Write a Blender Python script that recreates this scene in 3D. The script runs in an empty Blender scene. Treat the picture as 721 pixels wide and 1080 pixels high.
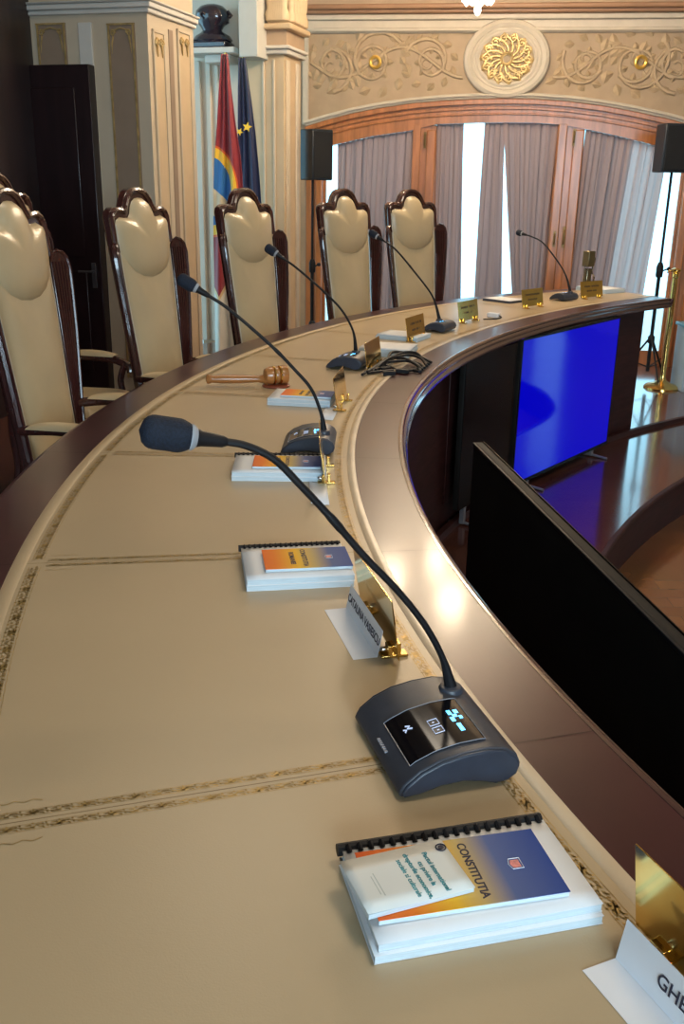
import bpy, bmesh, math, random
from math import sin, cos, pi, atan2, hypot, sqrt, radians
from mathutils import Vector, Matrix
random.seed(7)
SC = bpy.context.scene
COL = SC.collection

# ------------------------------------------------------------------ camera model
PITCH, ROLL, FPX, ZC = 0.335, -0.0171, 1000.0, 1.56
cp, sp, cr, sr = cos(PITCH), sin(PITCH), cos(ROLL), sin(ROLL)
def ray(x, y):
    u = (x-360.5)/FPX; v = (y-540)/FPX
    u, v = cr*u - sr*v, sr*u + cr*v
    return Vector((u, cp - v*sp, -(sp + v*cp)))
CAM = Vector((0, 0, ZC))
def at_z(x, y, z=.76):
    d = ray(x, y); return CAM + d*((z-ZC)/d.z)
def at_Y(x, y, Y):
    d = ray(x, y); return CAM + d*(Y/d.y)

CX, CY = 5.371, 2.783          # centre of the horseshoe table
TOP = .76
def O(th): return Vector((sin(th), cos(th), 0))
def P(r, th, z=0.): return Vector((CX + r*sin(th), CY + r*cos(th), z))
def rot_out(th): return atan2(cos(th), sin(th))     # local +x = away from the centre
def drift(th): return .75*max(0., th+1.15)**2

# ------------------------------------------------------------------ materials
MATS = {}
def mat(name, base, rough=.5, metal=0., var=.12, scale=8., bump=0., bscale=60., coat=0., crough=.1,
        stretch=(1,1,1), emit=None, estr=0., spec=.5, sheen=0.):
    if name in MATS: return MATS[name]
    m = bpy.data.materials.new(name); m.use_nodes = True
    nt = m.node_tree; n = nt.nodes; b = n['Principled BSDF']
    tc = n.new('ShaderNodeTexCoord'); mp = n.new('ShaderNodeMapping'); mp.inputs['Scale'].default_value = stretch
    nt.links.new(tc.outputs['Object'], mp.inputs['Vector'])
    no = n.new('ShaderNodeTexNoise'); no.inputs['Scale'].default_value = scale; no.inputs['Detail'].default_value = 5
    nt.links.new(mp.outputs[0], no.inputs['Vector'])
    cr_ = n.new('ShaderNodeValToRGB')
    cr_.color_ramp.elements[0].position = .3; cr_.color_ramp.elements[1].position = .7
    cr_.color_ramp.elements[0].color = tuple(c*(1-var) for c in base)+(1,)
    cr_.color_ramp.elements[1].color = tuple(min(1, c*(1+var)) for c in base)+(1,)
    nt.links.new(no.outputs['Fac'], cr_.inputs['Fac']); nt.links.new(cr_.outputs['Color'], b.inputs['Base Color'])
    b.inputs['Roughness'].default_value = rough; b.inputs['Metallic'].default_value = metal
    b.inputs['Coat Weight'].default_value = coat; b.inputs['Coat Roughness'].default_value = crough
    b.inputs['Specular IOR Level'].default_value = spec
    if sheen: b.inputs['Sheen Weight'].default_value = sheen
    if emit: b.inputs['Emission Color'].default_value = tuple(emit)+(1,); b.inputs['Emission Strength'].default_value = estr
    if bump:
        n2 = n.new('ShaderNodeTexNoise'); n2.inputs['Scale'].default_value = bscale; n2.inputs['Detail'].default_value = 4
        nt.links.new(mp.outputs[0], n2.inputs['Vector'])
        bp = n.new('ShaderNodeBump'); bp.inputs['Strength'].default_value = bump; bp.inputs['Distance'].default_value = .002
        nt.links.new(n2.outputs['Fac'], bp.inputs['Height']); nt.links.new(bp.outputs[0], b.inputs['Normal'])
    MATS[name] = m; return m

def grad_mat(name, stops, axis=0, lo=-.1, hi=.1, rough=.35, wob=.0):
    """printed cover: colours laid across the sheet along one local axis"""
    m = bpy.data.materials.new(name); m.use_nodes = True
    nt = m.node_tree; n = nt.nodes; b = n['Principled BSDF']
    tc = n.new('ShaderNodeTexCoord'); sx = n.new('ShaderNodeSeparateXYZ'); nt.links.new(tc.outputs['Object'], sx.inputs[0])
    mr = n.new('ShaderNodeMapRange'); mr.inputs['From Min'].default_value = lo; mr.inputs['From Max'].default_value = hi
    no = n.new('ShaderNodeTexNoise'); no.inputs['Scale'].default_value = 14
    nt.links.new(tc.outputs['Object'], no.inputs['Vector'])
    ad = n.new('ShaderNodeMath'); ad.operation = 'MULTIPLY_ADD'; ad.inputs[1].default_value = wob
    nt.links.new(no.outputs['Fac'], ad.inputs[0]); nt.links.new(sx.outputs[axis], ad.inputs[2])
    nt.links.new(ad.outputs[0], mr.inputs['Value'])
    r = n.new('ShaderNodeValToRGB'); el = r.color_ramp.elements
    while len(el) < len(stops): el.new(.5)
    for e, (p, c) in zip(el, stops): e.position = p; e.color = tuple(c)+(1,)
    nt.links.new(mr.outputs[0], r.inputs[0]); nt.links.new(r.outputs[0], b.inputs['Base Color'])
    b.inputs['Roughness'].default_value = .6; b.inputs['Specular IOR Level'].default_value = .2
    return m

M_MAHOG = mat('dark mahogany', (.038,.012,.011), .5, var=.35, scale=6, stretch=(1,1,6), spec=.22)
M_MAHOG_T = mat('table edge mahogany', (.048,.011,.013), .30, var=.25, scale=3, coat=.18, crough=.12, spec=.36)
M_CHAIRWOOD = mat('chair wood', (.050,.014,.012), .25, var=.3, scale=14, stretch=(1,1,.3), coat=.7, crough=.1)
M_LEATHER = mat('table leather', (.50,.385,.235), .33, var=.05, scale=2.2, bump=.10, bscale=420, spec=.5)
M_LIP = mat('pale leather edge', (.66,.54,.38), .3, var=.08, scale=9, bump=.1, bscale=300)
M_TOOL = mat('gilt tooling', (.50,.34,.12), .34, metal=.55, var=.4, scale=60)
M_SCREEN = mat('dark screen glass', (.004,.004,.005), .22, var=.2, scale=10, spec=.12)
M_GOLD = mat('polished brass', (.86,.58,.18), .17, metal=1., var=.12, scale=7)
M_PLATE = mat('brass plate', (.80,.56,.17), .13, metal=1., var=.10, scale=9)
M_GILT = mat('gilt plaster', (.52,.36,.15), .42, metal=.4, var=.3, scale=18)
M_CREAM = mat('chair leather', (.57,.45,.27), .34, var=.06, scale=5, bump=.15, bscale=200, spec=.5, coat=.15, crough=.25)
M_BLACK = mat('black rubber', (.010,.010,.012), .5, var=.3, scale=40, spec=.25)
M_BLACKG = mat('black gloss', (.004,.004,.006), .12, var=.2, scale=10, spec=.35)
M_TVBACK = mat('charcoal plastic', (.014,.013,.012), .55, var=.25, scale=5, spec=.12)
M_NAVY = mat('slate blue plastic', (.030,.038,.058), .36, var=.15, scale=25, bump=.08, bscale=700)
M_SLATE = mat('slate plastic top', (.045,.052,.070), .38, var=.15, scale=25, bump=.08, bscale=700)
M_PAPER = mat('white paper', (.80,.82,.84), .6, var=.02, scale=5)
M_PAPER2 = mat('paper edge', (.62,.72,.78), .6, var=.12, scale=30, stretch=(1,1,40))
M_CARD = mat('white card', (.82,.84,.88), .5, var=.02, scale=8)
M_INK = mat('dark ink', (.02,.02,.045), .6, var=.3, scale=20)
M_TEAL = mat('teal ink', (.03,.28,.33), .6, var=.3, scale=40)
M_GREY = mat('grey print', (.45,.50,.48), .6, var=.1, scale=40)
M_CYANLED = mat('blue display glyphs', (.02,.2,.5), .4, emit=(.12,.55,1.), estr=3.)
M_WHITELED = mat('pale key marks', (.5,.55,.7), .4, emit=(.55,.65,.9), estr=.5)
M_STEEL = mat('chrome', (.72,.72,.74), .12, metal=1., var=.08, scale=12)
M_GAVEL = mat('gavel wood', (.40,.16,.045), .28, var=.3, scale=12, stretch=(.3,1,1), coat=.5, crough=.12)
M_ORANGEWOOD = mat('varnished window wood', (.43,.165,.055), .30, var=.28, scale=5, stretch=(4,4,.5), coat=.35, crough=.2)
M_WALL = mat('cream wall plaster', (.58,.48,.35), .6, var=.05, scale=4, bump=.08, bscale=60)
M_PEACH = mat('peach wall panel', (.46,.33,.22), .6, var=.07, scale=5)
M_PEACHL = mat('light peach stucco', (.60,.45,.28), .6, var=.07, scale=4)
M_TAUPE = mat('taupe panel', (.30,.215,.15), .55, var=.08, scale=5)
M_WHITE = mat('off white paint', (.66,.63,.57), .5, var=.04, scale=6)
M_STONE = mat('pale stone moulding', (.60,.53,.43), .55, var=.06, scale=9)
M_FRIEZE = mat('frieze ground', (.42,.31,.20), .6, var=.08, scale=7, bump=.2, bscale=40)
M_FOLI = mat('frieze relief', (.46,.34,.21), .5, var=.15, scale=12)
M_DARKDOOR = mat('very dark door wood', (.016,.006,.007), .35, var=.3, scale=6, stretch=(3,3,.4), coat=.2)
M_CEIL = mat('ceiling plaster', (.42,.34,.26), .7, var=.04, scale=3)
M_CORN = mat('brown cornice', (.33,.18,.10), .5, var=.1, scale=7)
M_SPK = mat('speaker cabinet', (.012,.018,.026), .45, var=.3, scale=20)
M_BRONZE = mat('dark bronze', (.025,.017,.028), .14, var=.3, scale=12, coat=.8, crough=.06)
M_ENGR = mat('engraved letters', (.10,.05,.02), .6, var=.2, scale=30)
M_LAMPGL = mat('lit crystal', (.9,.88,.84), .15, emit=(1.,.93,.82), estr=4.)
M_PALEBOX = mat('pale blue laminate', (.42,.55,.66), .35, var=.06, scale=6)

def floor_mat(name, c1, c2, rough):
    m = bpy.data.materials.new(name); m.use_nodes = True
    nt = m.node_tree; n = nt.nodes; b = n['Principled BSDF']
    tc = n.new('ShaderNodeTexCoord'); br = n.new('ShaderNodeTexBrick')
    br.inputs['Scale'].default_value = 1.; br.inputs['Brick Width'].default_value = .9; br.inputs['Row Height'].default_value = .12
    br.inputs['Mortar Size'].default_value = .0012
    br.inputs['Color1'].default_value = c1+(1,); br.inputs['Color2'].default_value = c2+(1,); br.inputs['Mortar'].default_value = (.01,.005,.004,1)
    no = n.new('ShaderNodeTexNoise'); no.inputs['Scale'].default_value = 3.
    mx = n.new('ShaderNodeMixRGB'); mx.blend_type = 'MULTIPLY'; mx.inputs[0].default_value = .35
    nt.links.new(tc.outputs['Object'], br.inputs['Vector']); nt.links.new(tc.outputs['Object'], no.inputs['Vector'])
    nt.links.new(br.outputs['Color'], mx.inputs[1]); nt.links.new(no.outputs['Color'], mx.inputs[2])
    nt.links.new(mx.outputs[0], b.inputs['Base Color'])
    b.inputs['Roughness'].default_value = rough; b.inputs['Coat Weight'].default_value = .6; b.inputs['Coat Roughness'].default_value = .08
    return m
M_FLOOR = floor_mat('polished dark parquet', (.13,.050,.038), (.10,.036,.030), .16)
M_FLOOR2 = floor_mat('polished amber parquet', (.26,.11,.045), (.20,.08,.034), .18)

def curtain_mat(name, c, tr):
    m = bpy.data.materials.new(name); m.use_nodes = True
    nt = m.node_tree; n = nt.nodes; n.remove(n['Principled BSDF']); out = n['Material Output']
    tc = n.new('ShaderNodeTexCoord'); no = n.new('ShaderNodeTexNoise'); no.inputs['Scale'].default_value = 3
    mp = n.new('ShaderNodeMapping'); mp.inputs['Scale'].default_value = (8,8,.4)
    nt.links.new(tc.outputs['Object'], mp.inputs[0]); nt.links.new(mp.outputs[0], no.inputs['Vector'])
    r = n.new('ShaderNodeValToRGB'); r.color_ramp.elements[0].color = tuple(x*.85 for x in c)+(1,); r.color_ramp.elements[1].color = tuple(min(1,x*1.12) for x in c)+(1,)
    nt.links.new(no.outputs['Fac'], r.inputs[0])
    d = n.new('ShaderNodeBsdfDiffuse'); t = n.new('ShaderNodeBsdfTranslucent'); mx = n.new('ShaderNodeMixShader'); mx.inputs[0].default_value = tr
    nt.links.new(r.outputs[0], d.inputs[0]); nt.links.new(r.outputs[0], t.inputs[0])
    nt.links.new(d.outputs[0], mx.inputs[1]); nt.links.new(t.outputs[0], mx.inputs[2]); nt.links.new(mx.outputs[0], out.inputs[0])
    return m
M_CURT = curtain_mat('mauve grey curtain', (.42,.31,.30), .22)
M_CURT_LIT = curtain_mat('curtain painted backlit', (.66,.50,.47), .62)  # lit copy of the curtain cloth, sun glow put into its colour

def glass_mat():
    m = bpy.data.materials.new('window glass'); m.use_nodes = True
    nt = m.node_tree; n = nt.nodes; n.remove(n['Principled BSDF']); out = n['Material Output']
    t = n.new('ShaderNodeBsdfTransparent'); g = n.new('ShaderNodeBsdfGlossy'); g.inputs['Roughness'].default_value = .02
    no = n.new('ShaderNodeTexNoise'); no.inputs['Scale'].default_value = .6
    r = n.new('ShaderNodeValToRGB'); r.color_ramp.elements[0].color = (.92,.97,1,1); r.color_ramp.elements[1].color = (.97,1,1,1)
    nt.links.new(no.outputs['Fac'], r.inputs[0]); nt.links.new(r.outputs[0], t.inputs[0])
    mx = n.new('ShaderNodeMixShader'); mx.inputs[0].default_value = .06
    nt.links.new(t.outputs[0], mx.inputs[1]); nt.links.new(g.outputs[0], mx.inputs[2]); nt.links.new(mx.outputs[0], out.inputs[0])
    return m
M_GLASS = glass_mat()

# ------------------------------------------------------------------ mesh helpers
class MB:
    def __init__(s): s.v = []; s.f = []
    def add(s, vs, fs):
        k = len(s.v); s.v += [Vector(v) for v in vs]; s.f += [tuple(i+k for i in f) for f in fs]; return s
    def box(s, x0, x1, y0, y1, z0, z1, M=None):
        vs = [Vector((x, y, z)) for x in (x0, x1) for y in (y0, y1) for z in (z0, z1)]
        if M is not None: vs = [M @ v for v in vs]
        return s.add(vs, [(0,1,3,2),(4,6,7,5),(0,4,5,1),(2,3,7,6),(0,2,6,4),(1,5,7,3)])
    def prism(s, poly, fn, a, b):
        """poly: list of 2-D points; fn(u,v,w) -> 3-D; between w=a and w=b"""
        n = len(poly)
        vs = [fn(u, v, a) for u, v in poly] + [fn(u, v, b) for u, v in poly]
        fs = [tuple(range(n))[::-1], tuple(range(n, 2*n))] + [(i, (i+1) % n, n+(i+1) % n, n+i) for i in range(n)]
        return s.add(vs, fs)
    def tube(s, pts, r, n=10, cap=True):
        pts = [Vector(p) for p in pts]; N = len(pts)
        rr = r if isinstance(r, (list, tuple)) else [r]*N
        ref = None; rings = []
        for i, p in enumerate(pts):
            t = (pts[min(i+1, N-1)] - pts[max(i-1, 0)]).normalized()
            if ref is None:
                ref = Vector((0,0,1)) if abs(t.z) < .9 else Vector((1,0,0))
            a = (ref - t*ref.dot(t)).normalized(); b = t.cross(a); ref = a
            rings.append([p + (a*cos(2*pi*k/n) + b*sin(2*pi*k/n))*rr[i] for k in range(n)])
        vs = [v for r_ in rings for v in r_]
        fs = [(i*n+k, i*n+(k+1) % n, (i+1)*n+(k+1) % n, (i+1)*n+k) for i in range(N-1) for k in range(n)]
        if cap: fs += [tuple(range(n))[::-1], tuple(range((N-1)*n, N*n))]
        return s.add(vs, fs)
    def lathe(s, prof, n=24, M=None, c=(0,0)):
        vs = []
        for r, z in prof:
            for k in range(n):
                v = Vector((c[0]+r*cos(2*pi*k/n), c[1]+r*sin(2*pi*k/n), z)); vs.append(M @ v if M is not None else v)
        N = len(prof)
        fs = [(i*n+k, i*n+(k+1) % n, (i+1)*n+(k+1) % n, (i+1)*n+k) for i in range(N-1) for k in range(n)]
        fs += [tuple(range(n))[::-1], tuple(range((N-1)*n, N*n))]
        return s.add(vs, fs)
    def grid(s, fn, nu, nv):
        vs = [fn(i/nu, j/nv) for i in range(nu+1) for j in range(nv+1)]
        return s.add(vs, [(i*(nv+1)+j, (i+1)*(nv+1)+j, (i+1)*(nv+1)+j+1, i*(nv+1)+j+1) for i in range(nu) for j in range(nv)])
    def build(s, name, m, parent=None, loc=(0,0,0), rz=0., smooth=True, bevel=0., seg=2, ang=35, subsurf=0, solid=0.):
        me = bpy.data.meshes.new(name); me.from_pydata([tuple(v) for v in s.v], [], s.f)
        bm = bmesh.new(); bm.from_mesh(me); bmesh.ops.recalc_face_normals(bm, faces=bm.faces); bm.to_mesh(me); bm.free()
        me.materials.append(m)
        if smooth:
            me.shade_smooth(); me.set_sharp_from_angle(angle=radians(ang))
        o = bpy.data.objects.new(name, me); COL.objects.link(o)
        o.location = loc; o.rotation_euler = (0,0,rz)
        if parent is not None: o.parent = parent
        if solid: md = o.modifiers.new('s', 'SOLIDIFY'); md.thickness = solid; md.offset = 0
        if bevel: md = o.modifiers.new('b', 'BEVEL'); md.width = bevel; md.segments = seg; md.limit_method = 'ANGLE'; md.angle_limit = radians(40)
        if subsurf: md = o.modifiers.new('ss', 'SUBSURF'); md.levels = subsurf; md.render_levels = subsurf
        return o

def tag(o, label=None, cat=None, group=None, kind=None):
    if label: o['label'] = label
    if cat: o['category'] = cat
    if group: o['group'] = group
    if kind: o['kind'] = kind
    return o
def empty(name, loc, rz=0, label=None, cat=None, group=None, kind=None):
    o = bpy.data.objects.new(name, None); COL.objects.link(o); o.empty_display_size = .05
    o.location = loc; o.rotation_euler = (0,0,rz); return tag(o, label, cat, group, kind)
def kids(o): return [c for c in bpy.data.objects if c.parent == o]
def copy_tree(o, parent=None):
    ch = kids(o)
    c = o.copy(); COL.objects.link(c)
    if parent is not None: c.parent = parent
    for k in ch: copy_tree(k, c)
    return c
def smooth_path(pts, n=8):
    pts = [Vector(p) for p in pts]; out = []
    for i in range(len(pts)-1):
        p0 = pts[max(i-1,0)]; p1 = pts[i]; p2 = pts[i+1]; p3 = pts[min(i+2, len(pts)-1)]
        for k in range(n):
            t = k/n
            out.append(.5*((2*p1)+(p2-p0)*t+(2*p0-5*p1+4*p2-p3)*t*t+(3*p1-p0-3*p2+p3)*t**3))
    out.append(pts[-1]); return out
def text_mesh(body, size, name, m, parent, M, ext=.0002, align='CENTER', bold=0., label=None, spacing=1.):
    cu = bpy.data.curves.new('t', 'FONT'); cu.body = body; cu.size = size; cu.extrude = ext; cu.offset = bold
    cu.align_x = align; cu.align_y = 'CENTER'; cu.space_character = spacing
    o = bpy.data.objects.new('t', cu); COL.objects.link(o)
    dg = bpy.context.evaluated_depsgraph_get(); dg.update()
    me = bpy.data.meshes.new_from_object(o.evaluated_get(dg)); bpy.data.objects.remove(o)
    me.transform(M); me.materials.clear(); me.materials.append(m)
    q = bpy.data.objects.new(name, me); COL.objects.link(q); q.parent = parent
    if label: q['label'] = label
    return q
def ringsector(mb, r0, r1, z0, z1, t0, t1, n=120):
    """solid annular sector; radii may be functions of the angle"""
    f0 = r0 if callable(r0) else (lambda t: r0); f1 = r1 if callable(r1) else (lambda t: r1)
    vs = []
    for i in range(n+1):
        t = t0+(t1-t0)*i/n
        vs += [P(f0(t),t,z0), P(f1(t),t,z0), P(f1(t),t,z1), P(f0(t),t,z1)]
    fs = []
    for i in range(n):
        a = 4*i; b = a+4
        fs += [(a,a+1,b+1,b), (a+1,a+2,b+2,b+1), (a+2,a+3,b+3,b+2), (a+3,a,b,b+3)]
    fs += [(0,3,2,1), (4*n,4*n+1,4*n+2,4*n+3)]
    return mb.add(vs, fs)
def profile_ring(mb, prof, t0, t1, n=120):
    """prof: list of (r - drifted inner radius, z)"""
    N = len(prof); vs = []
    for i in range(n+1):
        t = t0+(t1-t0)*i/n
        for r, z in prof: vs.append(P(r+drift(t), t, z))
    fs = [(i*N+k, i*N+(k+1) % N, (i+1)*N+(k+1) % N, (i+1)*N+k) for i in range(n) for k in range(N)]
    fs += [tuple(range(N))[::-1], tuple(range(n*N, (n+1)*N))]
    return mb.add(vs, fs)

# ================================================================== FLOORS
WELL, LOW = -.30, -.58
TA, TE = -2.75, -.56            # table runs between these angles
fl = MB()
n = 96
vs = []; R_H = lambda t: 4.42 + (drift(t) if t < 0 else 0)*(1 if t < -.5 else max(0, 1-(t+.5)/.4))
for i in range(n):
    t = -pi + 2*pi*i/n; vs.append(P(R_H(t), t, WELL))
for i in range(n):
    t = -pi + 2*pi*i/n; vs.append(P(14., t, WELL))
fl.add(vs, [(i, (i+1) % n, n+(i+1) % n, n+i) for i in range(n)])
tag(fl.build('floor', M_FLOOR), kind='structure')
f2 = MB(); vs = [P(5.2, -pi+2*pi*i/48, LOW) for i in range(48)]; f2.add(vs, [tuple(range(48))])
tag(f2.build('floor', M_FLOOR2), kind='structure')
# riser and nosing around the sunken centre
rs = MB(); vs = []
for i in range(n):
    t = -pi+2*pi*i/n; vs += [P(R_H(t)+.004, t, WELL-.012), P(R_H(t)+.004, t, LOW)]
rs.add(vs, [(2*i, 2*i+1, (2*i+3) % (2*n), (2*i+2) % (2*n)) for i in range(n)])
tag(rs.build('trim_1', M_MAHOG), kind='structure')
ns = MB(); prof = [(-.018,WELL-.022),(.012,WELL-.022),(.012,WELL+.006),(-.012,WELL+.006),(-.02,WELL-.002)]
vs = []
for i in range(n):
    t = -pi+2*pi*i/n
    for r, z in prof: vs.append(P(R_H(t)+r, t, z))
N = len(prof); ns.add(vs, [(i*N+k, i*N+(k+1) % N, ((i+1) % n)*N+(k+1) % N, ((i+1) % n)*N+k) for i in range(n) for k in range(N)])
tag(ns.build('trim_2', M_MAHOG), kind='structure')
# threshold strip where the table front meets the floor
th_ = MB(); prof = [(5.255,WELL),(5.30,WELL),(5.30,WELL+.035),(5.265,WELL+.035)]
profile_ring(th_, prof, -1.6, -.2, 60)
tag(th_.build('trim_3', M_MAHOG), kind='structure')
# raised dais behind the table
ds = MB(); ringsector(ds, lambda t: 5.5+drift(t), lambda t: 9.6, WELL, 0, TA-.1, TE-.06, 80)
tag(ds.build('floor', M_FLOOR), kind='structure')

# ================================================================== TABLE
table = empty('conference_table', P(5.75, -1.6, 0), 0, 'long curved mahogany conference table with gold-tooled tan leather top', 'table')
TO = table.location.copy()
def tpart(mb, name, m, **k):
    k.setdefault('loc', tuple(-TO)); return mb.build(name, m, table, **k)
RI = lambda t: 5.184+drift(t)
RL = lambda t: 5.337+drift(t)
mb = MB(); ringsector(mb, lambda t: RI(t)+.02, 6.275, .715, .752, TA, TE, 160); tpart(mb, 'tabletop', M_MAHOG_T)
mb = MB(); ringsector(mb, lambda t: RI(t)+.004, RL, .748, TOP, TA, TE, 200); o = tpart(mb, 'inner_wood_border', M_MAHOG_T, bevel=.002)
mb = MB(); ringsector(mb, 6.149, 6.286, .748, TOP, TA, TE, 200); tpart(mb, 'outer_wood_border', M_MAHOG_T, bevel=.002)
mb = MB(); profile_ring(mb, [(6.284,.762),(6.296,.760),(6.302,.75),(6.300,.735),(6.29,.727),(6.283,.715),(6.268,.70),(6.262,.715)], TA, TE, 160)
# outer edge does not drift
mb.v = []; mb.f = []
prof = [(6.284,.760),(6.296,.757),(6.302,.748),(6.300,.735),(6.29,.727),(6.283,.715),(6.268,.70),(6.262,.715)]
vs = []; nn = 160
for i in range(nn+1):
    t = TA+(TE-TA)*i/nn
    for r, z in prof: vs.append(P(r, t, z))
N = len(prof); mb.add(vs, [(i*N+k, i*N+(k+1) % N, (i+1)*N+(k+1) % N, (i+1)*N+k) for i in range(nn) for k in range(N)])
tpart(mb, 'outer_edge_moulding', M_MAHOG_T)
mb = MB(); profile_ring(mb, [(5.196,.761),(5.188,.762),(5.181,.759),(5.178,.752),(5.181,.746),(5.174,.743),(5.168,.736),(5.168,.728),(5.174,.721),(5.170,.716),(5.163,.709),(5.163,.700),(5.170,.693),(5.20,.690),(5.22,.715)], TA, TE, 200)
tpart(mb, 'inner_edge_moulding', mat('moulding lacquer', (.055,.02,.02), .2, var=.2, scale=5, coat=1., crough=.06))
# end moulding across the far end
mb = MB(); e0 = P(RI(TE)-.015, TE, 0); e1 = P(6.30, TE, 0); tv = Vector((cos(TE), -sin(TE), 0))
mb.add([e0+Vector((0,0,.70)), e1+Vector((0,0,.70)), e1+Vector((0,0,.76)), e0+Vector((0,0,.76)),
        e0+tv*.02+Vector((0,0,.71)), e1+tv*.02+Vector((0,0,.71)), e1+tv*.03+Vector((0,0,.755)), e0+tv*.03+Vector((0,0,.755))],
       [(0,1,2,3),(4,5,6,7),(0,1,5,4),(3,2,6,7),(0,4,7,3),(1,5,6,2)])
tpart(mb, 'end_moulding', M_MAHOG_T, bevel=.006)
mb = MB(); ringsector(mb, RL, 6.149, .750, TOP+.0012, TA, TE, 200); tpart(mb, 'leather_top', M_LEATHER)
mb = MB(); profile_ring(mb, [(5.333,.7585),(5.3355,.7635),(5.345,.7650),(5.356,.7635),(5.360,.7600)], TA, TE, 200); tpart(mb, 'leather_lip', M_LIP)
mb = MB(); vs = []
for i in range(161):
    t = TA+(TE-TA)*i/160
    for r, z in [(6.118,.7605),(6.124,.7635),(6.142,.7640),(6.150,.7605)]: vs.append(P(r, t, z))
mb.add(vs, [(i*4+k, i*4+(k+1) % 4, (i+1)*4+(k+1) % 4, (i+1)*4+k) for i in range(160) for k in range(4)]); tpart(mb, 'outer_leather_lip', M_LEATHER)
# front, back and end bodies
mb = MB(); ringsector(mb, lambda t: 5.33+drift(t), lambda t: 5.37+drift(t), WELL, .716, TA, TE-.022, 140); tpart(mb, 'front_panel', M_MAHOG)
mb = MB(); ringsector(mb, lambda t: 5.37+drift(t), lambda t: 5.42+drift(t), 0, .716, TA, TE-.022, 100); tpart(mb, 'inner_back_panel', M_MAHOG)
mb = MB(); ringsector(mb, lambda t: 5.42+drift(t), 6.15, 0., .716, TE-.058, TE-.022, 4); tpart(mb, 'end_panel', M_MAHOG)
for t in (-1.30, -1.63, -1.96, -2.29, -.86):   # supporting frames between seats
    mb = MB(); ringsector(mb, lambda a: 5.42+drift(a), 5.95, 0., .716, t-.004, t+.004, 1); tpart(mb, 'support_panel', M_MAHOG)
# raised fields on the front panel
mb = MB()
for k in range(8):
    a = -1.96+.165*k
    for dz0, dz1, q in ((-.2,.62,.0),):
        ringsector(mb, lambda t: 5.322+drift(t), lambda t: 5.332+drift(t), -.16, .60, a+.014, a+.151, 8)
tpart(mb, 'raised_field', M_MAHOG, bevel=.006)
# gilded oval ornament on the front panel
mb = MB(); c = P(5.318, -1.532, .575)
mb.tube([c + Vector((0,1,0))*(.030*cos(2*pi*k/24)) + Vector((0,0,1))*(.075*sin(2*pi*k/24)) for k in range(25)], .008, 8)
mb.tube([c + Vector((.003,0,0)) + Vector((0,.012*cos(2*pi*k/16),.04*sin(2*pi*k/16))) for k in range(17)], .004, 6)
o = tpart(mb, 'oval_escutcheon', M_GOLD); o['label'] = 'gilded oval ornament'
# leather seams and wood joints
SEAMS = [-2.16+.1489*k for k in range(11)]
SEAMS = [-1.8637-.1487*2, -1.8637-.1487, -1.8637, -1.7131, -1.5663, -1.4187, -1.271, -1.123, -.975, -.827, -.68]
for t in SEAMS[2:]:
    mb = MB()
    a = P(RL(t)+.025, t, 0); b = P(6.118, t, 0); w = Vector((cos(t), -sin(t), 0))*.0008
    z = TOP+.0014
    mb.add([a-w+Vector((0,0,z)), b-w+Vector((0,0,z)), b+w+Vector((0,0,z)), a+w+Vector((0,0,z))], [(0,1,2,3)])
    tpart(mb, 'leather_seam', mat('seam shade', (.25,.17,.08), .6, var=.1))
for t in SEAMS[2:]:
    w = Vector((cos(t), -sin(t), 0))*.0007
    for ra, rb in ((RI(t)+.006, RL(t)-.004), (6.153, 6.284)):
        a = P(ra, t, TOP+.0004); b = P(rb, t, TOP+.0004); mb = MB(); mb.add([a-w, b-w, b+w, a+w], [(0,1,2,3)])
        tpart(mb, 'wood_joint', mat('joint line', (.015,.005,.004), .6, var=.1))

# --- gold tooling: running scroll bands
def arc(cx_, cy_, r0, r1, a0, a1, n):
    return [(cx_+(r0+(r1-r0)*i/n)*cos(a0+(a1-a0)*i/n), cy_+(r0+(r1-r0)*i/n)*sin(a0+(a1-a0)*i/n)) for i in range(n+1)]
UNIT = []   # polylines in (s 0..1, t -1..1) with half width in mm
UNIT.append(([(i/8, .30*sin(2*pi*i/8)) for i in range(9)], .42))
for cx0, cy0, sg in ((.25,.42,1),(.75,-.42,-1)):
    UNIT.append((arc(cx0, cy0, .24, .05, (0 if sg > 0 else pi)-1.2, (0 if sg > 0 else pi)+4.2, 9), .38))
    UNIT.append((arc(cx0+.02, -cy0*.9, .15, .04, 1., 5.2, 6), .34))
for s0, t0 in ((.02,.55),(.48,-.6),(.52,.7),(.97,-.5),(.12,-.75),(.62,.25)):
    UNIT.append(([(s0,t0),(s0+.05,t0+.22),(s0+.03,t0+.38)], .55))
UNIT.append(([(0,1.0),(.5,.93),(1,1.0)], .22)); UNIT.append(([(0,-1.0),(.5,-.93),(1,-1.0)], .22))
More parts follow.
